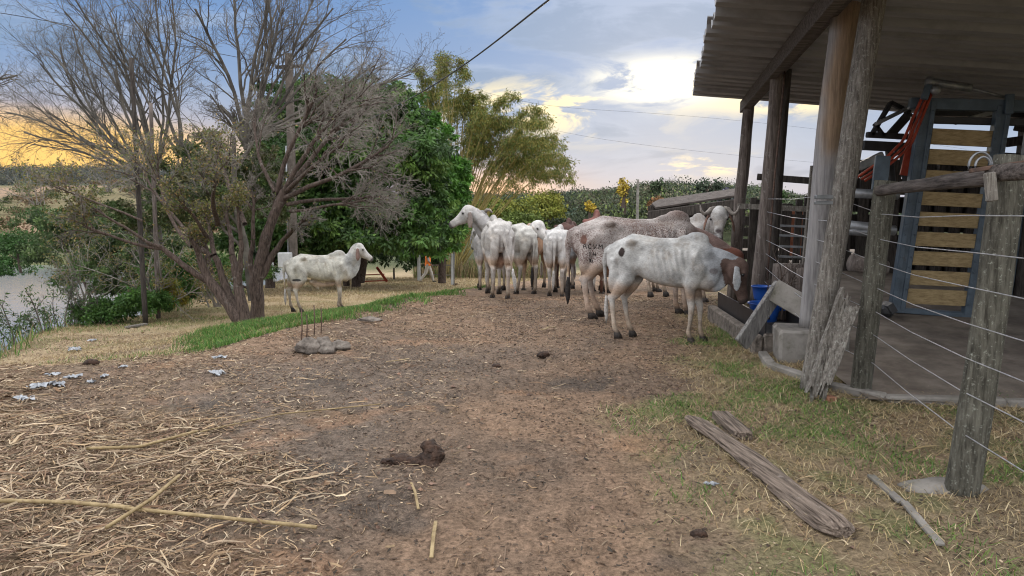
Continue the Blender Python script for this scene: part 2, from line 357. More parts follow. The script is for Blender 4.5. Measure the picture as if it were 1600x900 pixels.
# ------------------------------------------------------------------ terrain
def edge_x(y): return -3.4 + (np.clip(y, 2, 60) - 7.9) * .295
def crest_x(y): return -8.4 - .13 * (np.clip(y, 8, 60) - 12) + .5 * np.sin(np.asarray(y) * .7)
def road_right(y): return np.interp(y, [2, 3.9, 5.9, 8, 10, 12, 20], [.75, .85, 1.05, 2.0, 2.6, 3.1, 5])
def ground_z(x, y, micro=True):
    x = np.asarray(x, float); y = np.asarray(y, float); r = np.hypot(x, y)
    z = -.06 * np.clip(y - 13, 0, 34) - .03 * np.clip(y - 47, 0, 40)
    u = edge_x(y) - x
    z = z - sstep(y, 6.5, 10) * (.13 * np.clip(u, 0, 5) + .10 * sstep(u, 0, .7))
    u2 = crest_x(y) - x
    z = np.where(u2 > 0, lerp(z, -3.9, sstep(u2, 0, 4.2) * sstep(y, 2, 9)), z)
    px = 800 + FPX * x / np.maximum(y, 1)
    left = lerp(lerp(-3.9, -2.2, sstep(y, 52, 62)), 6.0, sstep(y, 60, 150)); left = left + (18 - 6) * sstep(y, 170, 420) + 3 * fbm(x / 60, y / 60) * sstep(y, 150, 300)
    right = -3 + 7.2 * sstep(y, 80, 230) + 5 * (fbm(x / 50, y / 70) - .5) * sstep(y, 100, 240)
    far = lerp(left, right, sstep(px, 430, 700))
    z = lerp(z, far, sstep(y, 48, 62))
    z = np.where((y < 0) , lerp(z, 0, sstep(-y, 0, 3)), z)
    if micro:
        near = 1 - sstep(r, 25, 60)
        z = z + near * ((fbm(x * 1.3, y * 1.3, 2, 3) - .5) * .07 + (fbm(x * 9, y * 9, 5, 3) - .5) * .030 - .022 * sstep(vnoise(x * 6.3, y * 6.3, 9), .70, .84) * (x < road_right(y) + .6))
    return z
def road_right(y): return np.interp(y, [2, 3.9, 5.9, 8, 10, 12, 20], [.75, .85, 1.05, 2.0, 2.6, 3.1, 5])
def G(px, py, zoff=0.0):
    """ground point seen at photo pixel"""
    dx, dz = (px - 800) / FPX, (py - 325) / FPX
    d = 3.0
    for _ in range(400):
        if EYE - dz * d <= ground_z(dx * d, d, False): break
        d *= 1.01
    return Vector((dx * d, d, float(ground_z(dx * d, d)) + zoff))
def at(px, py, d): return Vector(((px - 800) / FPX * d, d, EYE - (py - 325) / FPX * d))

azs = np.concatenate([np.linspace(-180, -46, 50)[:-1], np.linspace(-46, 46, 640), np.linspace(46, 180, 50)[1:-1]])
rad = np.concatenate([[.3, .7, 1.2, 1.7, 2.2], 2.5 * 1.0095 ** np.arange(0, 600)]); rad = np.concatenate([rad, np.geomspace(rad[-1] * 1.05, 3500, 24)])
Aa, Rr = np.meshgrid(np.radians(azs), rad)
gx, gy = np.sin(Aa) * Rr, np.cos(Aa) * Rr
gz = ground_z(gx, gy)
n1 = fbm(gx * .9, gy * .9, 1, 5); n2 = fbm(gx * 3.1, gy * 3.1, 4, 4); n3 = fbm(gx * .25, gy * .25, 8, 4); n4 = fbm(gx * 14, gy * 14, 3, 3)
def c3(*v): return np.array(v, float)
dirt = lerp(c3(.160, .115, .085), c3(.225, .152, .104), sstep(n1, .4, .62)[..., None])
dirt = lerp(dirt, c3(.125, .105, .090), (sstep(fbm(gx * .5 + 3, gy * .35, 6, 4), .42, .58) * .55 * (1 - sstep(gy, 7, 10)))[..., None])
dirt = lerp(dirt, c3(.06, .054, .05), (sstep(fbm(gx * 1.6, gy * 1.2, 16, 4), .62, .72) * .7 * (1 - sstep(gy, 6, 9)))[..., None])
dirt = lerp(dirt, c3(.32, .18, .10), (sstep(fbm(gx * 1.1, gy * 1.6, 11, 4), .64, .72) * .4)[..., None])
dirt = dirt * (.55 + .9 * n4)[..., None]
thatch = lerp(c3(.22, .17, .105), c3(.34, .27, .17), n2[..., None]); turf = lerp(c3(.12, .125, .055), c3(.17, .175, .075), n2[..., None])
gm_r = sstep(gx - road_right(gy) + (n1 - .5) * 1.6, -.2, .5) * (gy < 20)
col = lerp(dirt, thatch * .92, (gm_r * .75)[..., None]); col = lerp(col, turf, (gm_r * sstep(n2, .45, .6) * .75)[..., None])
uu = edge_x(gy) - gx
left_m = sstep(uu + (n1 - .5) * 1.5, .1, .9) * sstep(gy, 6.6, 9.5)
plain = lerp(c3(.40, .31, .20), c3(.30, .235, .14), n3[..., None]); plain = lerp(plain, c3(.17, .17, .07), (sstep(n1, .52, .66) * .7)[..., None])
plain = lerp(plain, c3(.20, .15, .11), (sstep(fbm(gx * .8, gy * 1.3, 21), .5, .62) * (1 - sstep(gy, 10, 14)))[..., None])
col = lerp(col, plain, left_m[..., None])
strawm = sstep(fbm(gx * 1.2, gy * 1.2, 30) - .5 + (-gx - 1.3) * .25 - np.clip(gy - 5.0, 0, 9) * .25, -.05, .35) * (gy < 9)
col = lerp(col, c3(.20, .145, .09), (strawm * .6)[..., None])
bank = sstep(crest_x(gy) - gx, -.2, .8) * (gy > 8) * (gy < 60); col = lerp(col, c3(.12, .12, .055), bank[..., None])
farm = sstep(gy, 50, 60); pxs = 800 + FPX * gx / np.maximum(gy, 1)
lefthill = lerp(c3(.26, .18, .12), c3(.15, .13, .07), sstep(fbm(gx * .06, gy * .04, 2), .42, .6)[..., None]); lefthill = lerp(c3(.10, .11, .05), lefthill, sstep(gy, 64, 82)[..., None]); lefthill = lerp(lefthill, c3(.06, .08, .045), sstep(gy, 140, 190)[..., None])
rh = c3(.05, .065, .03) * np.ones_like(col)
col = lerp(col, lerp(lefthill, rh, sstep(pxs, 430, 650)[..., None]), farm[..., None])
nr, na = gx.shape
i, j = np.meshgrid(np.arange(nr - 1), np.arange(na - 1), indexing='ij'); a = i * na + j
Q = np.stack([a, a + 1, a + na + 1, a + na], -1).reshape(-1, 4)[:, ::-1]
gmat, t, b = material('ground'); n = t.nodes; l = t.links
tcn = n.new('ShaderNodeTexCoord'); at_ = n.new('ShaderNodeAttribute'); at_.attribute_name = 'col'
nf = n.new('ShaderNodeTexNoise'); nf.inputs['Scale'].default_value = 38; nf.inputs['Detail'].default_value = 9; nf.inputs['Roughness'].default_value = .75; l.new(tcn.outputs['Object'], nf.inputs[0])
mr = n.new('ShaderNodeMapRange'); mr.inputs[1].default_value = .32; mr.inputs[2].default_value = .70; mr.inputs[3].default_value = .30; mr.inputs[4].default_value = 1.75; l.new(nf.outputs[0], mr.inputs[0])
vm = n.new('ShaderNodeMix'); vm.data_type = 'RGBA'; vm.blend_type = 'MULTIPLY'; vm.inputs[0].default_value = 1; l.new(at_.outputs[0], vm.inputs[6]); l.new(mr.outputs[0], vm.inputs[7])
vo = n.new('ShaderNodeTexNoise'); vo.inputs['Scale'].default_value = 120; vo.inputs['Detail'].default_value = 2; l.new(tcn.outputs['Object'], vo.inputs[0])
m2 = n.new('ShaderNodeMapRange'); m2.inputs[1].default_value = .60; m2.inputs[2].default_value = .68; l.new(vo.outputs[0], m2.inputs[0])
fm = n.new('ShaderNodeMix'); fm.data_type = 'RGBA'; l.new(m2.outputs[0], fm.inputs[0]); l.new(vm.outputs[2], fm.inputs[6]); fm.inputs[7].default_value = (.34, .26, .18, 1)
fa = n.new('ShaderNodeMath'); fa.operation = 'MULTIPLY'; fa.inputs[1].default_value = .55; l.new(m2.outputs[0], fa.inputs[0]); l.new(fa.outputs[0], fm.inputs[0])
l.new(fm.outputs[2], b.inputs['Base Color']); b.inputs['Roughness'].default_value = .95; b.inputs['Specular IOR Level'].default_value = .15
bp = n.new('ShaderNodeBump'); bp.inputs['Strength'].default_value = .9; bp.inputs['Distance'].default_value = .03; l.new(nf.outputs[0], bp.inputs['Height']); l.new(bp.outputs[0], b.inputs['Normal'])
g = link('ground', make_mesh('ground', np.stack([gx, gy, gz], -1).reshape(-1, 3), Q, col.reshape(-1, 3)), gmat); tag(g, kind='structure')

# pond
wm, t, b = material('pond_water'); n = t.nodes; l = t.links
b.inputs['Base Color'].default_value = (.14, .16, .18, 1); b.inputs['Roughness'].default_value = .12; b.inputs['Specular IOR Level'].default_value = .9
tcn = n.new('ShaderNodeTexCoord'); mp = n.new('ShaderNodeMapping'); mp.inputs['Scale'].default_value = (.6, 2.2, 1); l.new(tcn.outputs['Object'], mp.inputs[0])
nf = n.new('ShaderNodeTexNoise'); nf.inputs['Scale'].default_value = 1.4; nf.inputs['Detail'].default_value = 4; l.new(mp.outputs[0], nf.inputs[0])
bp = n.new('ShaderNodeBump'); bp.inputs['Strength'].default_value = .12; bp.inputs['Distance'].default_value = .05; l.new(nf.outputs[0], bp.inputs['Height']); l.new(bp.outputs[0], b.inputs['Normal'])
th = np.linspace(0, 2 * math.pi, 64, endpoint=False)
V = np.stack([-38 + 30 * np.cos(th), 36 + 27 * np.sin(th), np.full(64, -2.9)], 1); V = np.concatenate([V, [[-38, 36, -2.9]]])
tag(link('pond_water', make_mesh('pond_water', V, np.array([[64, k, (k + 1) % 64] for k in range(64)])), wm), kind='structure')

# ------------------------------------------------------------------ ground litter, all lying on the terrain
def scatter(n, x0, x1, y0, y1, dens):
    y = np.sqrt(rng.uniform(y0 ** 2, y1 ** 2, n)) if y1 < 40 else rng.uniform(y0, y1, n); x = rng.uniform(x0, x1, n)
    k = rng.random(n) < dens(x, y); return x[k], y[k]
def straw_strips(x, y, Lr, Wr, cols, lift=.012, ang=None, name='straw'):
    n = len(x); L = rng.uniform(*Lr, n) * rng.uniform(.4, 1, n); W = rng.uniform(*Wr, n)
    a_ = rng.uniform(0, 2 * math.pi, n) if ang is None else ang; bend = rng.normal(0, .13, n); npt = 5
    s = np.linspace(-.5, .5, npt)[None]; aa = a_[:, None] + bend[:, None] * s * 2
    X_ = x[:, None] + np.cos(aa) * L[:, None] * s; Y_ = y[:, None] + np.sin(aa) * L[:, None] * s
    Z_ = ground_z(X_, Y_) + rng.uniform(.002, lift, n)[:, None] + L[:, None] * .05 * rng.uniform(0, 1, n)[:, None] * (1 - (2 * s) ** 2) + rng.uniform(-.07, .07, n)[:, None] * L[:, None] * np.abs(s) 
    Pp = np.stack([X_, Y_, np.maximum(Z_, ground_z(X_, Y_) + .001)], -1)
    wv = np.stack([-np.sin(aa), np.cos(aa), rng.normal(0, .5, n)[:, None] + 0 * aa], -1) * (W[:, None, None] / 2) * (np.array([.75, 1, 1, .95, .6])[None, :, None])
    V = np.stack([Pp - wv, Pp + wv], 2).reshape(-1, 3)
    base_ = (np.arange(n) * npt * 2)[:, None, None] + (np.arange(npt - 1) * 2)[None, :, None]
    Q = (base_ + np.array([0, 1, 3, 2])[None, None]).reshape(-1, 4)
    c = cols[rng.integers(0, len(cols), n)] * rng.uniform(.6, 1.25, n)[:, None]
    return V, Q, np.repeat(c, npt * 2, 0)
def join(parts):   # (V, F, col) or (V, quads, tris, col)
    V, Q, T, Cc, n = [], [], [], [], 0
    for p in parts:
        V.append(p[0]); Q.append(p[1] + n)
        if len(p) == 4: T.append(p[2] + n)
        Cc.append(p[-1]); n += len(p[0])
    return np.concatenate(V), [np.concatenate(Q)] + ([np.concatenate(T)] if T else []), np.concatenate(Cc)
STRAW = np.array([[.36, .26, .155], [.29, .20, .12], [.42, .33, .22], [.20, .125, .075], [.32, .245, .17], [.14, .085, .055], [.50, .41, .29], [.23, .16, .11]])
def straw_d(x, y): return sstep(fbm(x * 1.2, y * 1.2, 30) - .5 + (-x - 1.35) * .27 - np.clip(y - 4.4, 0, 9) * .30, -.14, .42)
P_ = []
x, y = scatter(17000, -6, .2, 2.6, 7.5, straw_d); P_.append(straw_strips(x, y, (.08, .34), (.003, .009), STRAW * .88, .05))
x, y = scatter(140000, -6, .4, 2.6, 8.5, lambda x, y: straw_d(x - .15, y)); P_.append(straw_strips(x, y, (.02, .13), (.002, .007), STRAW * .85, .035))
x, y = scatter(260, -5.5, -.4, 2.8, 6.0, straw_d); P_.append(straw_strips(x, y, (.30, .60), (.006, .014), STRAW[[0, 2, 4, 6]] * .85, .07))
x, y = scatter(9000, -6, .4, 2.6, 8, lambda x, y: straw_d(x - .2, y)); P_.append(straw_strips(x, y, (.03, .10), (.010, .020), STRAW[[3, 5, 7]] * .8, .03))
V, F, Cc = join(P_); tag(link('straw', make_mesh('straw', V, F, Cc, False), MT['straw']), 'trampled dry cane straw heaped over the lower left ground', 'straw', kind='stuff')
P_ = []
x, y = scatter(190000, -9, 6, 2.6, 14, lambda x, y: (.22 + .78 * sstep(np.abs(x - .1 - .04 * y), .3, 1.8)) * (.2 + .8 * sstep(fbm(x * 1.5, y * 1.5, 33), .42, .6))); P_.append(straw_strips(x, y, (.015, .075), (.0025, .008), STRAW * .85, .010))
x, y = scatter(11000, -7, 5, 2.6, 12, lambda x, y: (.12 + .8 * sstep(-x, -.6, 2.2)) * (.3 + .7 * sstep(fbm(x * 1.4, y * 1.4, 201), .42, .58))); P_.append(straw_strips(x, y, (.05, .22), (.003, .009), STRAW * .9, .012))
x, y = scatter(9000, -12, 4, 8, 22, lambda x, y: .7 + 0 * x); P_.append(straw_strips(x, y, (.03, .10), (.006, .014), STRAW * .8, .01))
x, y = scatter(110000, -5, 6, 2.6, 13, lambda x, y: .3 + .7 * sstep(fbm(x * 2.5, y * 2.5, 43), .45, .6)); P_.append(straw_strips(x, y, (.012, .05), (.004, .009), np.array([[.07, .045, .03], [.10, .065, .045], [.05, .04, .03]]), .008))
V, F, Cc = join(P_); tag(link('plant_litter', make_mesh('plant_litter', V, F, Cc, False), MT['straw']), 'chaff and short broken stalks strewn over the dirt track', 'litter', kind='stuff')

def clods(x, y, s0, s1, cols):
    n = len(x); s = rng.uniform(s0, s1, n) * rng.uniform(.4, 1, n); base_ = np.array([[1, 0, 0], [-1, 0, 0], [0, 1, 0], [0, -1, 0], [0, 0, .7], [0, 0, -.5]], float)
    V = base_[None] * (1 + rng.uniform(-.4, .4, (n, 6, 1))) + rng.normal(0, .15, (n, 6, 3)); a_ = rng.uniform(0, 6.28, n); ca, sa = np.cos(a_)[:, None], np.sin(a_)[:, None]
    V = np.stack([V[..., 0] * ca - V[..., 1] * sa, V[..., 0] * sa + V[..., 1] * ca, V[..., 2]], -1) * s[:, None, None]; V += np.stack([x, y, ground_z(x, y) + s * .2], 1)[:, None]
    T = np.array([[0, 2, 4], [2, 1, 4], [1, 3, 4], [3, 0, 4], [2, 0, 5], [1, 2, 5], [3, 1, 5], [0, 3, 5]]); c = cols[rng.integers(0, len(cols), n)] * rng.uniform(.6, 1.3, n)[:, None]
    return V.reshape(-1, 3), ((np.arange(n) * 6)[:, None, None] + T[None]).reshape(-1, 3), np.repeat(c, 6, 0)
x, y = scatter(70000, -6, 5, 2.6, 14, lambda x, y: .15 + .85 * sstep(fbm(x * 1.8, y * 1.8, 133), .45, .6)); V1 = clods(x, y, .004, .014, np.array([[.16, .105, .07], [.11, .08, .06], [.22, .145, .09], [.07, .052, .04]]))
x, y = scatter(2500, -6, 5, 2.8, 14, lambda x, y: .6 + 0 * x); V2 = clods(x, y, .01, .028, np.array([[.17, .11, .085], [.10, .07, .055], [.24, .15, .105]]))
V, F, Cc = join([V1, V2]); tag(link('soil_crumbs', make_mesh('soil_crumbs', V, F, Cc, False), MT['straw']), 'crumbs and clods of trampled brown soil over the track', 'soil', kind='stuff')
def grass_set(x, y, h, wd, cols, lean=.5):
    n = len(x); b_ = np.stack([x, y, ground_z(x, y)], 1); hh = rng.uniform(*h, n)
    t_ = b_ + np.stack([rng.normal(0, lean, n) * hh, rng.normal(0, lean, n) * hh, hh], 1)
    c = cols[rng.integers(0, len(cols), n)] * rng.uniform(.65, 1.25, n)[:, None]
    V, Q, T, c = blades(b_, t_, rng.uniform(*wd, n), col=c); return V, Q, T, c
GREEN = np.array([[.12, .22, .045], [.08, .17, .03], [.17, .27, .06], [.10, .19, .05]]); DRY = np.array([[.42, .33, .18], [.34, .26, .14], [.28, .20, .11], [.48, .40, .25]])
P_ = []
def gr_d(x, y): return sstep(x - road_right(y) + (fbm(x * .9, y * .9, 1, 5) - .5) * 1.8, -.1, .7) * (x < 3.7 + .2 * y)
def patch(x, y): return sstep(fbm(x * 2.3, y * 2.3, 77, 4), .49, .63)
x, y = scatter(150000, .6, 6.5, 2.6, 11, lambda x, y: gr_d(x, y) * patch(x, y) * .8); P_.append(grass_set(x, y, (.012, .05), (.003, .006), GREEN * .95, .9))
x, y = scatter(110000, .6, 6.5, 2.6, 11, lambda x, y: gr_d(x, y) * (1 - .5 * patch(x, y)) * .85); P_.append(grass_set(x, y, (.012, .05), (.0025, .006), DRY, 1.5))
V, F, Cc = join(P_); tag(link('trampled_grass', make_mesh('trampled_grass', V, F, Cc, False), MT['grass']), 'short patchy trampled grass between track and wire fence', 'grass', kind='stuff')
def bank_d(x, y):
    hole = 1 - .85 * sstep(fbm(x * 1.8, y * 1.8, 91, 4), .50, .66)
    u = edge_x(y) - x; wob = (fbm(x * 1.2, y * 1.2, 3) - .5) * 1.7
    top = np.interp(y, [8.5, 10, 12, 14, 16.5, 17.5], [1.8, 2.9, 3.3, 3.2, 2.3, .9])
    return hole * sstep(x / y + (fbm(y * 3, x * 3, 7) - .5) * .06, -.47, -.40) * sstep(u + wob, np.interp(y, [8.5, 10.5, 13, 15], [.7, -.7, -.55, -.1]), np.interp(y, [8.5, 10.5, 13, 15], [1.1, -.2, -.1, .2])) * (1 - sstep(u + wob, top - .3, top)) * sstep(y, 8.4, 9.4) * (1 - sstep(y, 17, 18))
x, y = scatter(230000, -7, .5, 8, 18, bank_d); A_ = grass_set(x, y, (.025, .11), (.006, .012), np.array([[.075, .17, .03], [.055, .14, .025], [.11, .22, .04], [.07, .15, .035], [.22, .21, .08]]), .5)
V, F, Cc = join([A_]); tag(link('bank_grass', make_mesh('bank_grass', V, F, Cc, False), MT['grass']), 'lush bright green grass strip on the bank left of the track', 'grass', kind='stuff')
P_ = []
def pl_d(x, y): return sstep(edge_x(y) - x, .2, 1.2) * sstep(y, 7.5, 10) * (x > crest_x(y) - 1.5) * (.25 + .75 * sstep(fbm(x * .9, y * .9, 51), .42, .58)) * (1 - bank_d(x, y))
x, y = scatter(150000, -14, 1, 8, 26, pl_d); P_.append(grass_set(x, y, (.02, .075), (.004, .009), DRY, .9))
x, y = scatter(60000, -14, 1, 8, 20, lambda x, y: pl_d(x, y) * sstep(fbm(x * .8, y * .8, 61), .5, .6)); P_.append(grass_set(x, y, (.02, .07), (.004, .009), GREEN * .9, .6))
x, y = scatter(50000, -16, 3, 26, 46, lambda x, y: .7 * (x > crest_x(y) - 1)); P_.append(grass_set(x, y, (.04, .10), (.012, .022), DRY, .8))
x, y = scatter(26000, -30, -7, 6, 30, lambda x, y: (x < crest_x(y)) * (x > crest_x(y) - 4) * 1.0); P_.append(grass_set(x, y, (.10, .45), (.010, .02), np.concatenate([GREEN * .8, DRY[:2] * .8]), .35))
V, F, Cc = join(P_); tag(link('dry_grass', make_mesh('dry_grass', V, F, Cc, False), MT['grass']), 'pale dry pasture grass with green tufts below the bank', 'grass', kind='stuff')
# tall grass at the far gate
x, y = scatter(9000, -6, 2.5, 44.5, 50, lambda x, y: .8 + 0 * x); V, F, Cc = join([grass_set(x, y, (.3, 1.3), (.02, .04), np.concatenate([DRY * .75, GREEN[:1] * .8]), .22)])
tag(link('tall_grass', make_mesh('tall_grass', V, F, Cc, False), MT['grass']), 'tall tawny grass growing behind the pasture gate', 'grass', kind='stuff')
# ------------------------------------------------------------------ cattle
cm, t, b = material('cow_hide'); n = t.nodes; l = t.links
at_ = n.new('ShaderNodeAttribute'); at_.attribute_name = 'col'; tcn = n.new('ShaderNodeTexCoord')
nf = n.new('ShaderNodeTexNoise'); nf.inputs['Scale'].default_value = 7; nf.inputs['Detail'].default_value = 6; l.new(tcn.outputs['Object'], nf.inputs[0])
mr = n.new('ShaderNodeMapRange'); mr.inputs[1].default_value = .3; mr.inputs[2].default_value = .7; mr.inputs[3].default_value = .66; mr.inputs[4].default_value = 1.12; l.new(nf.outputs[0], mr.inputs[0])
vm = n.new('ShaderNodeMix'); vm.data_type = 'RGBA'; vm.blend_type = 'MULTIPLY'; vm.inputs[0].default_value = 1; l.new(at_.outputs[0], vm.inputs[6]); l.new(mr.outputs[0], vm.inputs[7])
nd = n.new('ShaderNodeTexNoise'); nd.inputs['Scale'].default_value = 4.5; nd.inputs['Detail'].default_value = 9; nd.inputs['Roughness'].default_value = .72; l.new(tcn.outputs['Object'], nd.inputs[0])
rd = n.new('ShaderNodeMapRange'); rd.inputs[1].default_value = .50; rd.inputs[2].default_value = .72; rd.inputs[4].default_value = .75; l.new(nd.outputs[0], rd.inputs[0])
dm = n.new('ShaderNodeMix'); dm.data_type = 'RGBA'; dm.blend_type = 'MULTIPLY'; l.new(rd.outputs[0], dm.inputs[0]); l.new(vm.outputs[2], dm.inputs[6]); dm.inputs[7].default_value = (.58, .48, .38, 1)
mph = n.new('ShaderNodeMapping'); mph.inputs['Scale'].default_value = (30, 90, 90); l.new(tcn.outputs['Object'], mph.inputs[0])
nh = n.new('ShaderNodeTexNoise'); nh.inputs['Scale'].default_value = 1.0; nh.inputs['Detail'].default_value = 4; l.new(mph.outputs[0], nh.inputs[0])
rh_ = n.new('ShaderNodeMapRange'); rh_.inputs[1].default_value = .35; rh_.inputs[2].default_value = .65; rh_.inputs[3].default_value = .82; rh_.inputs[4].default_value = 1.1; l.new(nh.outputs[0], rh_.inputs[0])
hm = n.new('ShaderNodeMix'); hm.data_type = 'RGBA'; hm.blend_type = 'MULTIPLY'; hm.inputs[0].default_value = 1; l.new(dm.outputs[2], hm.inputs[6]); l.new(rh_.outputs[0], hm.inputs[7]); vm = hm
ns_ = n.new('ShaderNodeTexNoise'); ns_.inputs['Scale'].default_value = 95; ns_.inputs['Detail'].default_value = 3; l.new(tcn.outputs['Object'], ns_.inputs[0])
fl = n.new('ShaderNodeMath'); fl.operation = 'SUBTRACT'; fl.inputs[0].default_value = .78; l.new(at_.outputs['Alpha'], fl.inputs[1])   # alpha 1 = no flecks
# fleck where noise > threshold, threshold falls as (1-alpha) grows
th = n.new('ShaderNodeMath'); th.operation = 'MULTIPLY_ADD'; l.new(at_.outputs['Alpha'], th.inputs[0]); th.inputs[1].default_value = .42; th.inputs[2].default_value = .42
df = n.new('ShaderNodeMath'); df.operation = 'SUBTRACT'; l.new(ns_.outputs[0], df.inputs[0]); l.new(th.outputs[0], df.inputs[1])
ml = n.new('ShaderNodeMath'); ml.operation = 'MULTIPLY'; ml.use_clamp = True; l.new(df.outputs[0], ml.inputs[0]); ml.inputs[1].default_value = 9
fm = n.new('ShaderNodeMix'); fm.data_type = 'RGBA'; l.new(ml.outputs[0], fm.inputs[0]); l.new(vm.outputs[2], fm.inputs[6]); fm.inputs[7].default_value = (.13, .080, .070, 1)
l.new(fm.outputs[2], b.inputs['Base Color']); b.inputs['Roughness'].default_value = .75; b.inputs['Specular IOR Level'].default_value = .2
bp = n.new('ShaderNodeBump'); bp.inputs['Strength'].default_value = .25; bp.inputs['Distance'].default_value = .015
n4_ = n.new('ShaderNodeTexNoise'); n4_.inputs['Scale'].default_value = 26; n4_.inputs['Detail'].default_value = 5; l.new(tcn.outputs['Object'], n4_.inputs[0])
l.new(n4_.outputs[0], bp.inputs['Height']); l.new(bp.outputs[0], b.inputs['Normal'])

def cow(name, label, loc, rz, size=1.0, poll=(.98, 0, 1.42), hpitch=50, hyaw=0, width=.89, thin=0.9, hump=1.0, steps=(0, 0, 0, 0), white=(.60, .585, .56),
        neckc=None, headc=None, earc=None, legc=(.36, .28, .21), patches=(), fleck=0.0, horns=None, udder=0, tail=(0, 0), tailc='white_hair', voxel=.017, sheath=0, group='humped zebu cattle of the herd', belly=.0, dewlap=1.0, leglen=0.0, neckfat=1.0):
    root = empty(name, loc, rz, label, 'cow', group); root.scale = (size,) * 3
    m = MB(); w_ = width; th_ = thin
    z0 = leglen
    # trunk: x, top, bottom, half width
    S = [(-.83, 1.12, .98, .05), (-.80, 1.19, .88, .12), (-.72, 1.255, .80, .17), (-.60, 1.30, .83, .205), (-.47, 1.335, .83 - belly, .235), (-.34, 1.315, .805 - belly, .235),
         (-.18, 1.29, .735 - belly, .25), (0, 1.275, .70 - belly, .255), (.17, 1.27, .685 - belly, .25), (.32, 1.285, .68, .225), (.45, 1.30, .68, .195), (.57, 1.26, .66, .165), (.66, 1.17, .73, .12), (.72, 1.06, .82, .06)]
    S = np.array(S); c = np.stack([S[:, 0], 0 * S[:, 0], (S[:, 1] + S[:, 2]) / 2], 1)
    m.loft(c, (0, 1, 0), (0, 0, 1), S[:, 3] * w_, (S[:, 1] - S[:, 2]) / 2, 22, 2.25)
    # spine ridge, hip hooks, pin bones, hump
    m.tube([(-.78, 0, 1.17), (-.47, 0, 1.315), (-.1, 0, 1.27), (.35, 0, 1.27)], [.035, .05, .045, .05], 10)
    for s in (-1, 1):
        m.ball((-.44, s * .185 * w_, 1.255), (.085, .062, .05)); m.ball((-.77, s * .095 * w_, 1.13), (.05, .045, .05))
        m.tube([(-.44, s * .19 * w_, 1.25), (-.77, s * .09 * w_, 1.13)], [.05, .04], 8)
    if hump: m.ball((.40, 0, 1.29), (.17, .075, .15 * hump)); m.ball((.30, 0, 1.30), (.16, .06, .08 * hump))
    # legs: LH, RH, LF, RF  (left = +y)
    feet = []
    for k, (s, st_) in enumerate(zip((1, -1, 1, -1), steps)):
        y_ = s * w_
        if k < 2:
            f = np.array([-.60 + st_, .135 * y_, 0]); hk = np.array([-.665 + st_ * .75, .13 * y_, .50]); sti = np.array([-.47 + st_ * .25, .165 * y_, .80])
            m.limb([(-.55, .12 * y_, 1.07), (-.50 + st_ * .12, .145 * y_, .93), sti], [.17 * (1 - .14 * th_), .15 * (1 - .15 * th_), .105])
            m.tube([(-.66, .10 * y_, 1.02), (-.68, .115 * y_, .88), (-.675 + st_ * .4, .12 * y_, .72), (-.67 + st_ * .6, .13 * y_, .60)], [.11, .105 - .02 * th_, .075, .045], 10)
            m.limb([sti, lerp(sti, hk, .42), lerp(sti, hk, .75), hk + (0.010, 0, .03), hk], [.11, .092, .062, .050, .045]); m.ball(hk + (-.035, 0, .03), (.035, .03, .045))
            m.limb([hk, lerp(hk, f, .45), f + (-.005, 0, .14)], [.043, .031, .036])
            m.limb([f + (-.005, 0, .14), f + (.035, 0, .06)], [.037, .035])
        else:
            f = np.array([.40 + st_, .105 * y_, 0]); kn = np.array([.41 + st_ * .6, .11 * y_, .42]); el_ = np.array([.36 + st_ * .15, .135 * y_, .74])
            m.limb([(.40, .10 * y_, 1.12), (.47, .13 * y_, .94), el_], [.10, .115, .085]); m.limb([(.50, .115 * y_, .92), el_ + (.03, 0, .0)], [.09, .08])
            m.limb([el_, lerp(el_, kn, .5), kn + (0, 0, .04), kn], [.078, .062, .047, .043]); m.limb([kn, lerp(kn, f, .4), f + (0, 0, .14)], [.040, .029, .033])
            m.limb([f + (0, 0, .14), f + (.03, 0, .06)], [.035, .034])
        feet.append(f)
    # neck
    Pl = np.array(poll, float); pr, yr = R(hpitch), R(hyaw)
    D = np.array([math.cos(pr) * math.cos(yr), math.cos(pr) * math.sin(yr), -math.sin(pr)]); Lx = np.array([-math.sin(yr), math.cos(yr), 0]); Nn = np.cross(D, Lx)
    A0 = np.array([.44, 0, 1.04]); Pb = Pl - Nn * .045 + D * .03
    dirn = unit(Pb - A0); s_ = np.linspace(0, 1, 8)[:, None]
    mid = A0 + np.array([.28, 0, .02 if Pb[2] < 1.15 else .10]); path = (1 - s_) ** 2 * A0 + 2 * s_ * (1 - s_) * mid + s_ ** 2 * Pb
    Tn = unit(np.gradient(path, axis=0)); Ln = unit(np.cross((0, 0, 1), Tn)); Un = np.cross(Tn, Ln)
    s1 = s_[:, 0]; m.loft(path, Ln, Un, lerp(.15 * w_, .078, s1 ** .8) * neckfat, lerp(.235, .115, s1 ** .75) * (1 - .06 * th_) * neckfat, 16)
    # head
    hs_ = 1.14; hl = .50 * 1.08
    H = np.array([(-.10, -.05, .05, .045), (-.04, -.03, .085, .075), (.05, -.015, .115, .098), (.16, -.012, .132, .112), (.28, -.02, .126, .108), (.40, -.03, .108, .088), (.55, -.035, .086, .068), (.70, -.035, .070, .058), (.82, -.033, .064, .056), (.92, -.035, .061, .06), (.98, -.04, .05, .052), (1.01, -.045, .03, .034)])
    hc = Pl + D * (H[:, :1] * hl) + Nn * H[:, 1:2]; m.loft(hc, Lx, Nn, H[:, 3] * hs_, H[:, 2] * hs_, 16, 2.2)
    m.tube([Pl + D * .10 - Nn * .10, Pl + D * .26 - Nn * .115, Pl + D * .42 - Nn * .07], [.05, .04, .03], 10)       # jaw
    for s in (-1, 1): m.ball(Pl + D * .16 + Lx * s * .104 + Nn * .04, (.038, .026, .03))                          # brow
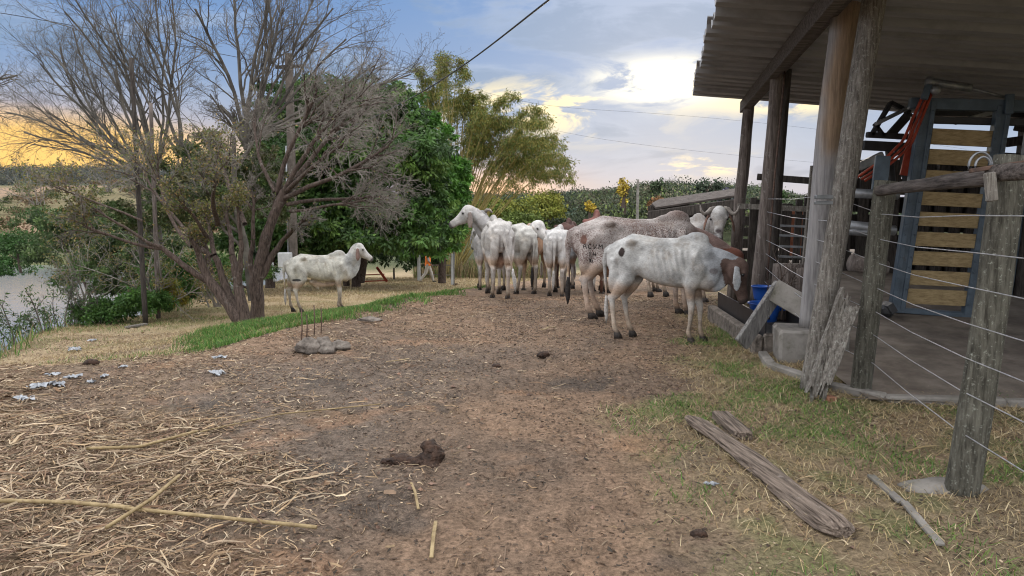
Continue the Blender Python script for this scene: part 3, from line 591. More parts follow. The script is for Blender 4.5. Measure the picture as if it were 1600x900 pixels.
    for s in (-1, 1): m.ball(Pl + D * .475 + Lx * s * .035 - Nn * .012, (.02, .02, .02))                              # nostril rims
    # ears, long and hanging
    EP = []
    for s in (-1, 1):
        e0 = Pl + D * .055 + Lx * s * .092 - Nn * .02; dn = np.array([0, 0, -1.0]); out = unit(Lx * s * .75 + dn * .55 - D * .15); dw = unit(Lx * s * .18 + dn - D * .05)
        P = [e0, e0 + out * .07, e0 + out * .10 + dw * .07, e0 + out * .11 + dw * .15, e0 + out * .10 + dw * .22, e0 + out * .10 + dw * .26]
        P = np.array(P); EP.append(P[1:]); T_ = unit(np.gradient(P, axis=0)); nrm_ = unit(Lx * s + Nn * .25); A_ = unit(np.cross(T_, nrm_)); B_ = np.cross(T_, A_)
        m.loft(P, A_, B_, [.025, .042, .062, .068, .045, .012], [.02, .016, .014, .013, .012, .010], 12)
    # dewlap
    if dewlap:
        th0 = Pl + D * .16 - Nn * .13; br = np.array([.58, 0, .70]); s2 = np.linspace(0, 1, 7)[:, None]
        und = path[::-1][:7] * 1.0; und = np.array([np.interp(np.linspace(1, .05, 7), s1, path[:, k]) for k in range(3)]).T
        hv = np.interp(np.linspace(1, .05, 7), s1, lerp(.235, .115, s1 ** .75)); Uu = np.array([np.interp(np.linspace(1, .05, 7), s1, Un[:, k]) for k in range(3)]).T
        drp = np.array([.02, .06, .09, .11, .12, .11, .06]) * dewlap
        cc = und - Uu * (hv * .75)[:, None] - np.array([0, 0, 1.0]) * drp[:, None]
        Tt = unit(np.gradient(cc, axis=0)); La = unit(np.cross((0, 0, 1), Tt)); Ua = np.cross(Tt, La)
        m.loft(cc, La, Ua, [.022] * 7, [.04, .075, .10, .12, .125, .12, .08], 12)
    # tail
    tx, ty = tail
    TP = np.array([(-.76, 0, 1.19), (-.84, 0, 1.14), (-.875, ty * .2, 1.0), (-.86 + tx * .3, ty * .5, .78), (-.85 + tx * .8, ty * .9, .58), (-.85 + tx, ty, .50)])
    m.tube(TP, [.045, .042, .032, .024, .018, .016], 10)
    if udder: m.ball((-.42, 0, .70 - .05 * udder), (.15, .115 * w_, .12 * udder)); [m.limb([(-.42 + a_, q, .62 - .05 * udder), (-.42 + a_, q, .54 - .05 * udder)], [.02, .014]) for a_ in (-.05, .05) for q in (-.045, .045)]
    if sheath: m.tube([(-.25, 0, .70), (-.12, 0, .56), (-.08, 0, .50)], [.06, .04, .02], 10); m.tube([(-.3, 0, .70), (0, 0, .60), (.3, 0, .62)], [.05, .06, .05], 10)
    V, Fs = remeshed(m, voxel, 7)
    # ribs and a hollow flank on a thin animal
    x, y, z = V.T
    rb = sstep(x, -.22, -.10) * (1 - sstep(x, .26, .36)) * sstep(z, .72, .86) * (1 - sstep(z, 1.12, 1.20)); sgn = np.sign(y)
    V[:, 1] += sgn * rb * th_ * .015 * np.sin((x + .25 * (z - 1)) * 2 * math.pi / .082)
    fl_ = np.exp(-((x + .32) / .09) ** 2 - ((z - 1.10) / .11) ** 2); V[:, 1] -= sgn * fl_ * .052 * th_ * (np.abs(y) > .05)
    sc_ = np.exp(-((x - (.36 + (z - .85) * .30)) / .028) ** 2) * sstep(z, .8, .9) * (1 - sstep(z, 1.15, 1.25)) * (np.abs(y) > .07); V[:, 1] += sgn * sc_ * .016
    gr_ = np.exp(-((x - (.28 + (z - .85) * .25)) / .04) ** 2) * sstep(z, .75, .85) * (1 - sstep(z, 1.1, 1.25)) * (np.abs(y) > .07); V[:, 1] -= sgn * gr_ * .018
    # colours
    white = np.array(white); nc = np.array(neckc if neckc is not None else white * .62); hcx = np.array(headc if headc is not None else white * .95)
    ec = np.array(earc if earc is not None else hcx * .55); lc = np.array(legc)
    q = (fbm(x * 5 + 3, y * 5, z * 5, 4) - .5); col_ = np.tile(white, (len(V), 1)); al = 1 - fleck * np.ones(len(V))
    dneck = np.min(np.linalg.norm(V[:, None] - path[None], axis=2), 1)
    kn_ = (1 - sstep(dneck, .12, .30)) * sstep(x, .42, .62); kn_ = np.maximum(kn_, sstep(x, .50, .68) * (z > .6))
    col_ = lerp(col_, nc, (np.clip(kn_, 0, 1) * .9)[:, None])
    col_ = lerp(col_, nc * .9, (np.exp(-((x - .40) / .16) ** 2 - ((z - 1.40) / .1) ** 2) * .6)[:, None])
    rel = V - Pl; hd = rel @ D; hn = rel @ Nn; hs = rel @ Lx
    ish = (hd > -.05 + q * .5) & (hd < .62) & (np.abs(hs) < .137) & (hn > -.21) & (hn < .14)
    col_[ish] = hcx
    ise = (np.abs(hs) > .10) & (np.abs(hs) < .30) & (hd > -.35) & (hd < .42) & (np.linalg.norm(rel, axis=1) < .46) & (x > .55) & ~((np.abs(hs) < .125) & ish)
    EPa = np.concatenate(EP); ise = (np.linalg.norm(V[:, None] - EPa[None], axis=2).min(1) < .066) & ((np.abs(hs) > .135) | (hd < -.02)) ; col_[ise] = ec
    mz = sstep(hd, .465, .50) * ish * (np.abs(hn + .02) < .1); col_ = lerp(col_, np.array([.035, .03, .03]), mz[:, None])
    nb = sstep(hd, .30, .42) * ish * .25; col_ = lerp(col_, hcx * .6, nb[:, None])
    nohead = 1 - sstep(x, .60, .70); tl = (1 - sstep(z + q * .3, .12, .68)) * .92 * nohead; col_ = lerp(col_, lc, tl[:, None])
    tb = (1 - sstep(z + q * .15, .62, .80)) * sstep(z, .5, .6) * .8 * nohead; col_ = lerp(col_, np.array([.40, .27, .18]), tb[:, None])
    if udder: col_ = lerp(col_, np.array([.32, .15, .09]), (np.exp(-(((x + .42) / .17) ** 2 + (y / .13) ** 2 + ((z - .66) / .13) ** 2) ** 2))[:, None])
    col_ *= (1 - .32 * sstep(q, .02, .22))[:, None]
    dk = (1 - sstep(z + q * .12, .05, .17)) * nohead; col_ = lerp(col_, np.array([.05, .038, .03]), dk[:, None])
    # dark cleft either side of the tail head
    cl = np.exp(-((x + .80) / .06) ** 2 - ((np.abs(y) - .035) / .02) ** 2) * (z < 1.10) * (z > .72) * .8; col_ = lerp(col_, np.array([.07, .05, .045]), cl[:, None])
    for (pc, pr_, pcol) in patches:
        dd = np.sqrt((((V - np.array(pc)) / np.array(pr_)) ** 2).sum(1)) + q * 2.4; col_ = lerp(col_, np.array(pcol), (1 - sstep(dd, .85, 1.1))[:, None])
    al = 1 - fleck * (.74 + .26 * sstep(fbm(x * 3, y * 3, z * 3 + 9, 3), .35, .65)) * sstep(z, .55, .8) * (1 - .3 * np.clip(kn_, 0, 1))
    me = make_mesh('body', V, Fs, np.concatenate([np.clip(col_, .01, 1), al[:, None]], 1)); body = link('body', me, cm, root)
    for k, f in enumerate(feet):
        h = MB()
        for s in (-1, 1): h.loft([f + (.03, s * .021, .075), f + (.045, s * .022, .04), f + (.055, s * .024, -.012)], (1, 0, 0), (0, 1, 0), [.036, .048, .056], [.021, .025, .027], 10)
        h.build('hoof', MT['hoof'], root, True)
    for s in (-1, 1):
        e = MB(); e.ball(Pl + D * .18 + Lx * s * .120 + Nn * .022, .021); e.build('eye', MT['eye'], root, True)
        if horns:
            base_ = Pl + D * .01 + Lx * s * .06 + Nn * .03; pts = [base_ + Lx * s * a_ + Nn * b_ + D * c_ + np.array([0, 0, d_]) for a_, b_, c_, d_ in horns]
            e = MB(); kk = len(pts); e.tube(pts, np.linspace(.046, .012, kk) * np.array([1] * (kk - 1) + [.6]), 10); e.build('horn', MT['horn'], root, True)
    e = MB(); z1 = TP[-1]; e.tube([z1 + (0, 0, .04), z1 + (0, 0, -.03), z1 + (-.004 + tx * .2, ty * .15, -.14), z1 + (tx * .3, ty * .2, -.25), z1 + (tx * .35, ty * .25, -.33)], [.016, .026, .034, .024, .005], 8); e.build('tail_switch', MT[tailc], root, True)
    return root, body

def gz(x, y): return float(ground_z(x, y, False)) - .004
GH = [(0, 0, 0, 0), (.06, 0, 0, -.01), (.12, .02, .03, -.05), (.17, .05, .04, -.065), (.21, .06, .02, -.03), (.225, .05, 0, .03)]
UP = [(0, 0, 0, 0), (.06, .0, -.03, .02), (.12, .02, -.03, .07), (.13, .05, -.02, .14)]
CURL = [(0, 0, 0, 0), (.05, -.01, -.05, .03), (.10, -.04, -.09, .03), (.16, -.06, -.07, 0), (.18, -.02, -.01, 0)]
WH = (.55, .54, .52); GY = (.44, .45, .47); RED = (.22, .085, .055)
# white young animal in front, head down at the trough
calf, calf_b = cow('cow', 'thin young white cow with a brown head, nearest the camera, feeding at the trough', (1.86, 8.90, gz(2, 8.7)), R(-27), .95, poll=(.90, .06, 1.05), hpitch=74, hyaw=18, width=.80, thin=1.0, hump=.72,
    steps=(.07, -.07, .06, -.06), white=(0.49, 0.49, 0.48), neckc=(.33, .35, .38), headc=(.12, .08, .068), earc=(.40, .42, .44), patches=[((-.55, -.22, 1.12), (.04, .3, .06), (.03, .02, .018)), ((.66, -.12, .92), (.05, .2, .04), (.20, .19, .20))], tail=(.02, -.02), voxel=.014, legc=(.46, .36, .27), dewlap=1.25); calf.scale = (.90, .95, .95)
# large speckled cow behind it, branded on the thigh
big, big_b = cow('cow', 'large red-speckled cow with letters branded on its thigh, behind the young white cow', (1.93, 10.95, gz(1.9, 11)), R(9), 1.10, poll=(1.02, -.10, .88), hpitch=70, hyaw=-10, width=.90, thin=1.0, hump=.95,
    steps=(.10, -.05, .05, .1), white=(0.47, 0.43, 0.41), neckc=(.25, .16, .14), headc=(.17, .07, .05), earc=(.14, .06, .045), fleck=.95, udder=1, patches=[((-.72, -.17, 1.04), (.035, .2, .06), (.16, .07, .045))], tail=(.0, .06), tailc='black_hair', voxel=.015, legc=(.50, .36, .27)); big.scale = (1.30, 1.1, 1.1)
cow('cow', 'white cow with curled horns looking at the camera over the speckled cow', (2.95, 12.9, gz(3, 12.9)), R(-62), 1.06, poll=(.92, -.06, 1.50), hpitch=66, hyaw=-44, width=.95, steps=(.05, -.05, .05, -.1), white=(0.53, 0.50, 0.48), headc=(.62, .61, .60), earc=(.22, .13, .10), horns=GH, fleck=.15, patches=[((1.02, 0, 1.0), (.12, .3, .2), (.10, .08, .08))])
cow('cow', 'white cow seen from behind, head turned left in profile, leftmost of the herd', (-.30, 13.95, gz(-.4, 13.9)), R(98), 1.09, poll=(.90, .32, 1.50), hpitch=32, hyaw=74, width=.88, thin=.9, steps=(.10, -.06, .05, -.1), white=(0.53, 0.51, 0.49), headc=(.52, .51, .50), earc=(.22, .18, .16), udder=1.15, tail=(-.02, -.17), tailc='white_hair', hump=.8, voxel=.015, neckc=(.33, .32, .32))
cow('cow', 'white cow angled away behind the leftmost one, dark tail tip hanging', (-.05, 15.4, gz(-.1, 15.4)), R(122), 1.07, poll=(1.0, .1, 1.25), hpitch=55, steps=(.12, -.12, .05, -.05), white=(0.53, 0.52, 0.49), tail=(.02, .02), tailc='black_hair', voxel=.018)
cow('cow', 'cow behind the leftmost one with only its curved horn and poll showing', (-.62, 16.6, gz(-.6, 16.6)), R(95), 1.05, poll=(.98, 0, 1.62), hpitch=40, horns=CURL, white=(.48, .47, .47), voxel=.022, headc=(.42, .41, .41))
cow('cow', 'tan-bodied cow with a white face turned right, between the two rear-view cows', (.48, 16.5, gz(.5, 16.5)), R(-104), 1.04, poll=(.80, .22, 1.44), hpitch=44, hyaw=62, white=(.42, .27, .18), neckc=(.45, .36, .30), headc=(.62, .60, .58), earc=(.4, .35, .32), steps=(0, 0, -.05, .1), voxel=.018)
cow('cow', 'small white cow seen from directly behind in the middle of the herd', (.92, 14.6, gz(.9, 14.6)), R(82), .99, poll=(.95, -.1, 1.10), hpitch=60, white=(0.58, 0.57, 0.56), width=.95, thin=.8, steps=(.04, -.1, .05, 0), tail=(.02, .03), tailc='white_hair', voxel=.015, hump=.7)
cow('cow', 'blue-grey cow with black ears just right of the small rear-view cow', (1.60, 16.2, gz(1.4, 16.6)), R(-80), 1.0, poll=(.72, .12, 1.42), hpitch=62, hyaw=10, white=(.42, .45, .50), headc=(.50, .53, .57), earc=(.03, .03, .035), neckc=(.36, .39, .44), voxel=.018)
cow('cow', 'dark brown cow whose back shows above the middle of the herd', (1.30, 17.6, gz(1.3, 17.6)), R(80), 1.15, poll=(.95, 0, 1.30), white=(.085, .04, .032), neckc=(.07, .035, .03), headc=(.08, .04, .03), legc=(.06, .035, .03), voxel=.022)
cow('cow', 'reddish cow with its hump rising behind the speckled rump', (1.72, 15.2, gz(1.7, 15.2)), R(82), 1.17, poll=(.9, -.1, 1.25), white=(.20, .085, .07), neckc=(.15, .06, .05), headc=(.16, .07, .06), legc=(.12, .06, .04), voxel=.02, hump=1.2)
cow('cow', 'pale cow mostly hidden behind the speckled one, its back level with the far roof', (2.55, 15.2, gz(2.5, 15.2)), R(12), 1.08, poll=(1.05, 0, 1.20), white=(0.54, 0.50, 0.47), voxel=.02, hump=.9)
cow('cow', 'lone white zebu standing apart in the pasture left of the track, facing right', (-4.72, 18.3, gz(-4.4, 18.2)), R(22), 1.05, poll=(.80, 0, 1.52), hpitch=38, hyaw=0, white=(0.55, 0.54, 0.49), neckc=(.44, .45, .45), headc=(.56, .55, .53), earc=(.20, .13, .11), steps=(-.12, .05, .03, -.06), sheath=1, hump=.95, thin=.45, voxel=.016, dewlap=1.4, patches=[((-.58, -.2, .76), (.10, .2, .03), (.05, .05, .05))], tail=(.0, .02), legc=(.30, .24, .19))

# brand burned into the hide: strokes laid on the thigh of the speckled cow
def brand(root, body, cx, cz, sz):
    me = body.data; bvh = BVHTree.FromPolygons([v.co[:] for v in me.vertices], [p.vertices[:] for p in me.polygons])
    glyph = {'A': [[(0, 0), (.1, .8), (.3, 1), (.5, .8), (.6, 0)], [(.06, .45), (.55, .45)]], 'C': [[(.55, .85), (.4, 1), (.15, .95), (0, .7), (0, .3), (.15, .05), (.4, 0), (.55, .15)]],
             'V': [[(0, 1), (.28, 0), (.6, 1)]], 'M': [[(0, 0), (.05, 1), (.35, .45), (.65, 1), (.7, 0)]], '1': [[(.1, .8), (.3, 1), (.3, 0)]], '4': [[(.05, 1), (.05, .45), (.6, .45)], [(.5, .95), (.5, 0)]],
             'r': [[(0, .75), (.1, 1), (.45, 1), (.5, .7), (.25, .55), (.6, .0)], [(.2, .95), (.15, .05)], [(.05, .5), (.45, .5)], [(.75, .7), (1.0, .55), (.75, .3), (.95, .05)]]}
    m = MB()
    def word(txt, x0, z0, s, gap):
        x = x0
        for ch in txt:
            for st in glyph[ch]:
                st = np.array(st); d = np.concatenate([[0], np.cumsum(np.linalg.norm(np.diff(st, axis=0), axis=1))]); q = np.arange(0, d[-1] + .01, .08)
                px_ = np.interp(q, d, st[:, 0]) * s * .95 + x; pz_ = np.interp(q, d, st[:, 1]) * s + z0; pts = []
                for a_, c_ in zip(px_, pz_):
                    loc, nrm, i_, di = bvh.ray_cast(Vector((a_, -1.2, c_)), Vector((0, 1, 0)))
                    if loc is not None: pts.append(np.array(loc) + np.array(nrm) * .001)
                if len(pts) > 1: m.tube(pts, .0048, 6, ref=(0, 1, 0), flat=.6)
            x += gap * s
    word('ACVM', cx - .11, cz, sz, .93); word('14', cx - .05, cz - sz * 1.75, sz * .95, .95); word('r', cx - .04, cz - sz * 3.2, sz * .8, 1)
    o = m.build('brand_mark', MT['black_hair'], root, True); o['label'] = 'dark burned brand ACVM 14'
brand(big, big_b, -.62, .93, .058)

# ------------------------------------------------------------------ farm hand walking by the gate
def person(loc, rz):
    root = empty('person', loc, rz, 'person in orange vest, pale trousers and cap walking by the pasture gate', 'person')
    m = MB(); sk = 'skin'
    m.limb([(0, 0, .92), (.01, 0, 1.12), (.02, 0, 1.34)], [.12, .115, .13]); m.tube([(.01, -.19, 1.41), (.01, .19, 1.41)], [.06, .06]); m.limb([(.02, 0, 1.40), (.035, 0, 1.52)], [.06, .052])
    m.ball((.045, 0, 1.62), (.098, .076, .118)); m.ball((.14, 0, 1.605), (.022, .014, .025)); [m.ball((.04, s * .078, 1.61), (.02, .012, .03)) for s in (-1, 1)]; m.ball((.115, 0, 1.555), (.03, .03, .02))
    for s, f in ((1, .24), (-1, -.26)): m.limb([(0, s * .09, .92), (f * .55 + .04, s * .09, .50), (f * 1.1 - (.10 if f < 0 else 0), s * .085, .09)], [.092, .062, .042]); m.limb([(f * 1.1 - (.12 if f < 0 else .02), s * .085, .045), (f * 1.1 + (.04 if f < 0 else .14), s * .085, .035)], [.04, .032])
    for s, f in ((1, -.16), (-1, .18)):
        h = np.array([f * 1.2 + .06, s * .23, .86]); m.limb([(.01, s * .20, 1.40), (f * .55, s * .235, 1.12), h], [.052, .040, .029]); m.ball(h + (.01, 0, -.045), (.032, .016, .045))
        for q in range(4): m.limb([h + (-.015 + q * .014, 0, -.08), h + (-.01 + q * .014, -s * .008, -.115 - .006 * (1.5 - abs(q - 1.5))), h + (-.008 + q * .013, -s * .02, -.145)], [.0085, .008, .007], 6)
        m.limb([h + (.028, 0, -.03), h + (.05, -s * .01, -.065), h + (.05, -s * .018, -.09)], [.010, .009, .008], 6)
    V, Fs = remeshed(m, .011, 2); link('body', make_mesh('body', V, Fs), nmat('skin', (.16, .09, .06), (.24, .14, .09), 6, .6, 0), root)
    m = MB(); m.limb([(0, 0, .93), (0, 0, .98)], [.145, .14])
    for s, f in ((1, .24), (-1, -.26)): m.limb([(0, s * .085, .92), (f * .55 + .04, s * .09, .50), (f * 1.1 - (.10 if f < 0 else 0), s * .085, .12)], [.112, .088, .070])
    V, Fs = remeshed(m, .014, 3); link('trousers', make_mesh('trousers', V, Fs), nmat('pale_cloth', (.40, .36, .33), (.55, .52, .48), 6, .9, .3), root)
    m = MB(); m.loft([(0, 0, .88), (.0, 0, 1.0), (.015, 0, 1.2), (.015, 0, 1.36), (.02, 0, 1.455)], (1, 0, 0), (0, 1, 0), [.15, .15, .15, .14, .08], [.185, .175, .18, .195, .11], 18, 2.4)
    V, Fs = remeshed(m, .016, 2); link('vest', make_mesh('vest', V, Fs), nmat('orange_cloth', (.75, .17, .03), (.95, .27, .06), 5, .8, .2), root)
    m = MB(); [m.limb([(.01, s * .20, 1.41), (lerp(.01, f * .55, .9), s * .235, 1.15)], [.066, .056]) for s, f in ((1, -.16), (-1, .18))]
    m.tube([(.01, -.17, 1.41), (.01, .17, 1.41)], [.05, .05]); V, Fs = remeshed(m, .014, 2); link('shirt', make_mesh('shirt', V, Fs), nmat('grey_cloth', (.25, .27, .26), (.38, .40, .38), 6, .9, .2), root)
    m = MB(); m.ball((.035, 0, 1.67), (.105, .088, .082), 14, 8); m.loft([(.06, 0, 1.665), (.16, 0, 1.66), (.21, 0, 1.65)], (0, 1, 0), (0, 0, 1), [.08, .07, .03], [.01, .008, .006], 10); m.build('cap', nmat('cap_cloth', (.22, .15, .15), (.35, .26, .25), 6, .9, .1), root, True)
    for s in (-1, 1):
        m = MB(); bx = (.26 if s > 0 else -.40); m.limb([(bx - .02, s * .085, .035), (bx + .14, s * .085, .03)], [.048, .038]); m.build('boot', MT['black_plastic'], root, True)
p = G(668, 441); person((p.x, p.y, gz(p.x, p.y)), 0)
# ------------------------------------------------------------------ shed
YW = R(11.3); E1 = np.array([math.sin(YW), math.cos(YW), 0.]); E2 = np.array([math.cos(YW), -math.sin(YW), 0.])   # along the eave (away), across (right)
def rough_post(name, p, q, r0, r1, mat, parent=None, k=14, wob=.02, seed=0, squ=1.0, n=18, knots=()):
    p = np.asarray(p, float); q = np.asarray(q, float); s = np.linspace(0, 1, n); P = p + (q - p) * s[:, None]
    P[:, 0] += wob * (fbm(s * 3 + seed, 0 * s + seed, 0, 3) - .5) * 2 * np.sin(s * math.pi * .9 + .15); P[:, 1] += wob * (fbm(s * 3 + seed + 50, 0 * s, 0, 3) - .5)
    t = np.arange(k) * 2 * math.pi / k; rr = lerp(r0, r1, s)
    for (k0, kw, ka) in knots: rr = rr * (1 + ka * np.exp(-((s - k0) / kw) ** 2))
    T = unit(np.gradient(P, axis=0)); A = unit(np.cross((0, 1, 0), T)); B = np.cross(T, A)
    rad_ = rr[:, None] * (1 + .16 * (fbm(np.cos(t)[None] * 1.6 + seed, np.sin(t)[None] * 1.6 + 0 * s[:, None], s[:, None] * np.linalg.norm(q - p) * .5, 3) - .5) * 2 + .07 * (vnoise(np.cos(t)[None] * 5 + seed, np.sin(t)[None] * 5, s[:, None] * 4) - .5))
    V = P[:, None] + A[:, None] * (rad_ * np.cos(t))[..., None] + B[:, None] * (rad_ * np.sin(t) * squ)[..., None]
    V = np.concatenate([V.reshape(-1, 3), P[:1], P[-1:]]); i = np.arange(n - 1)[:, None] * k; j = np.arange(k)[None]; j2 = (j + 1) % k
    Q = np.stack([i + j, i + j2, i + k + j2, i + k + j], -1).reshape(-1, 4); jj = np.arange(k)
    Tt = np.concatenate([np.stack([np.full(k, n * k), (jj + 1) % k, jj], 1), np.stack([np.full(k, n * k + 1), (n - 1) * k + jj, (n - 1) * k + (jj + 1) % k], 1)])
    return link(name, make_mesh(name, V, [Q, Tt], smooth=True), mat, parent)
# shed root
shed = empty('cattle_shed', (0, 0, 0), 0, 'open cattle shed with grey corrugated roof on rough timber posts', 'shed')
EO = np.array([3.1, 13.0, 3.51]); SL = -.108
def roofp(s, v, dz=0): return EO + E2 * s - E1 * v + np.array([0, 0, SL * s + dz])
# ribbed sheets, each lapped over the next so that the eave steps
m = MB(); Lr = 9.6; W_ = 9.0; ns_ = 12
for k in range(ns_):
    v0 = k * .80; prof = [(0, .10), (.05, .11), (.10, .03), (.16, .0), (.33, .0), (.365, .085), (.46, .085), (.50, .0), (.70, .0), (.75, .085), (.86, .13)]
    pr_ = np.array(prof); off = .02 * (k % 2) - .01; ss = np.linspace(-.02 * (k % 3), W_, 10); V = []
    for s in ss:
        for (v, h) in pr_: V.append(roofp(s, v0 + v, h + off + .004 * math.sin(s * 1.3 + k)))
        for (v, h) in pr_[::-1]: V.append(roofp(s, v0 + v, h + off + .012 + .004 * math.sin(s * 1.3 + k)))
    K = 2 * len(pr_); Q = [[a * K + b_, a * K + (b_ + 1) % K, (a + 1) * K + (b_ + 1) % K, (a + 1) * K + b_] for a in range(len(ss) - 1) for b_ in range(K)]
    ends = [[a + x_ for x_ in (q, q + 1, K - 2 - q, K - 1 - q)] for a in (0, (len(ss) - 1) * K) for q in range(len(pr_) - 1)]
    m.add(V, Q + ends)
m.build('roof', MT['roof_sheet'], shed)
# beams under the sheets
for s, nm in ((.86, 'eave_beam'),):
    m = MB(); m.bar(roofp(s, -.1, -.10), roofp(s, Lr - .2, -.10), .11, .19, bev=.01); m.bar(roofp(s + .12, -.0, -.06), roofp(s + .12, Lr - .2, -.06), .06, .12, bev=.008); m.build('beam', MT['dark_rail'], shed)
# timber posts
def P3(px, py, d): return np.array(at(px, py, d))
o = rough_post('post', P3(1279, 614, 6.38), P3(1355, -75, 6.42), .094, .098, MT['grey_post'], shed, 18, .025, 3, .95, 34, knots=[(.0, .08, .18)])
o.data.materials.clear(); o.data.materials.append(MT['old_wood']); o['label'] = 'thick leaning weathered main post with pale lichen'
o = rough_post('post', P3(1270, 512, 7.0), P3(1309, -40, 6.78), .095, .125, MT['grey_post'], shed, 16, .02, 8, .9, 34, knots=[(.97, .09, .16), (.45, .2, .10)])
pm, t, b = material('split_post'); n = t.nodes; l = t.links       # grey below, bare orange-brown heartwood above
o.data.materials.clear(); o['label'] = 'pale grey split post with orange heartwood behind the main post'
MT['split_unused'] = nmat('split_wood', (.17, .165, .17), (.31, .30, .30), 8, .9, .6, (5, 5, .35), c3=(.30, .15, .055), s3=2.1, t3=(.50, .60)); MT['split'] = nmat('split_post', (.17, .165, .17), (.31, .30, .30), 8, .9, .6, (5, 5, .35), attr=True); o.data.materials.append(MT['split']); vv = np.array([v.co[:] for v in o.data.vertices]); ht = vv[:, 2]; cxp = np.interp(ht, [.4, 3.9], [2.88, 3.0]); om = sstep(ht + .3 * (fbm(vv[:, 0] * 12, vv[:, 1] * 9, ht * 1.5) - .5), 2.05, 2.25) * sstep(vv[:, 0] - cxp + .10 + .10 * (fbm(ht * 3, ht * 0, 4) - .5), -.05, .03); ca = np.concatenate([lerp(np.ones((len(vv), 3)), np.array([1.0, .74, .50]), (om * (1 - .6 * sstep(ht, 3.3, 3.7)))[:, None]), np.ones((len(vv), 1))], 1); at_ = o.data.color_attributes.new('col', 'FLOAT_COLOR', 'POINT'); at_.data.foreach_set('color', ca.astype(np.float32).ravel())
o = rough_post('post', P3(1187, 470, 9.6), P3(1206, 96, 9.6), .098, .076, MT['brown_post'], shed, 14, .03, 12, .9, 24); o['label'] = 'dark brown rough post nearer the camera'
o = rough_post('post', P3(1208, 470, 9.9), P3(1219, 104, 9.9), .050, .060, MT['dark_wood'], shed, 12, .03, 15, .9, 20)
o = rough_post('post', P3(1147, 470, 12.4), P3(1164, 158, 12.4), .100, .090, MT['brown_post'], shed, 14, .05, 21, .9, 24); o['label'] = 'crooked brown post at the far roof corner'
for px, d in ((1700, 12.0),): rough_post('post', P3(px, 520, d), P3(px + 10, 190, d), .15, .14, MT['dark_wood'], shed, 12, .04, 31)
m = MB(); m.tube([P3(1200, 470, 9.35), P3(1205, 300, 9.35), P3(1216, 110, 9.4)], .012, 6); m.build('conduit', MT['rusty'], shed, True)
m = MB(); m.bar(P3(1270, 308, 6.3), P3(1297, 308, 6.3), .05, .035, bev=.006); m.bar(P3(1270, 317, 6.32), P3(1297, 317, 6.32), .04, .03); m.build('bracket', MT['grey_steel'], shed)

# sloping concrete floor with a kerb edge
def slab_z(d): return .035 + .085 * np.clip(d - 6.0, 0, 9)
m = MB(); rows = []
ds = np.linspace(0, 12, 40); ws = np.linspace(0, 9, 24)
O_ = np.array([2.94, 6.05, 0.]); V = []
for d in ds:
    for w0 in ws:
        p_ = O_ + E1 * (d - 1.0) + E2 * (w0 + (.10 * math.sin(d * 3) if w0 == 0 else 0)); edge_y = 5.85 - .02 * w0
        V.append((p_[0], max(p_[1], -9), 0))
V = np.array(V)
# clip to a front edge roughly level with the second fence post
fe = 5.93 + .06 * np.sin(V[:, 0] * 5); V[:, 1] = np.maximum(V[:, 1], fe); V[:, 2] = slab_z(V[:, 1]) + .012 * (fbm(V[:, 0] * 2, V[:, 1] * 2) - .5)
nw = len(ws); i, j = np.meshgrid(np.arange(len(ds) - 1), np.arange(nw - 1), indexing='ij'); a = i * nw + j; Q = np.stack([a, a + nw, a + nw + 1, a + 1], -1).reshape(-1, 4)[:, ::-1]
o = link('concrete_floor', make_mesh('concrete_floor', V, Q, smooth=True), MT['slab']); tag(o, kind='structure')
m = MB()
pts = [(2.72, 7.9), (2.60, 7.3), (2.80, 6.5), (3.1, 6.0), (4.0, 5.86), (5.5, 5.80), (8, 5.7), (11, 5.6)]
for p_, q_ in zip(pts[:-1], pts[1:]): m.bar((*p_, .0), (*q_, .01), .10, .12, bev=.02)
o = m.build('kerb', MT['concrete']); tag(o, kind='structure')

# ------------------------------------------------------------------ wire fence on the right
fence = empty('wire_fence', (2.6, 4, 0), 0, 'lichen-covered timber post fence with seven wires and a top rail in the right foreground', 'fence'); FT = Matrix.Translation((-2.6, -4, 0))
def fpart(o): o.parent = fence; o.location = (-2.6, -4, 0); return o
fp0 = np.array([2.60, 4.02, -.05]); fp1 = np.array([3.0, 6.25, -.05]); dirf = unit(fp0 - fp1)
o = fpart(rough_post('post', P3(1524, 792, 4.0), P3(1572, 245, 4.0), .088, .088, MT['lichen_post'], None, 18, .02, 41, .9, 30)); o['label'] = 'stout lichen-spotted fence post nearest the camera'
fpart(rough_post('post', P3(1356, 626, 6.25), P3(1379, 283, 6.2), .088, .086, MT['lichen_post'], None, 16, .015, 55, .9, 24))
fpart(rough_post('post', (2.15, 1.2, -.05), (2.2, 1.2, 1.9), .11, .10, MT['lichen_post'], None, 14, .02, 70))
hts = [1.57, 1.37, 1.18, .98, .79, .60, .37]
for k, h in enumerate(hts):
    far = P3(1197, [311, 331, 350, 375, 396, 418, 440][k], 9.45)
    A_ = np.array([fp0[0] - .10, fp0[1] + .02, h - .01]); B_ = np.array([fp1[0] + .06, fp1[1] - .1, h - .02 - .01 * k]); Cc_ = P3(1290, [305, 345, 378, 414, 452, 490, 530][k], 6.55)
    D_ = np.array([2.2 - .05, 1.2, h + .02]); mid = (A_ + B_) / 2 + np.array([.01, 0, -.018])
    P = [D_, (D_ + A_) / 2 + np.array([0, 0, -.01]), A_, mid, B_, Cc_, (Cc_ + far) / 2 + np.array([0, 0, -.02]), far]
    m = MB(); m.tube(P, .0035, 5); o = fpart(m.build('wire', MT['galv_wire'], None, True))
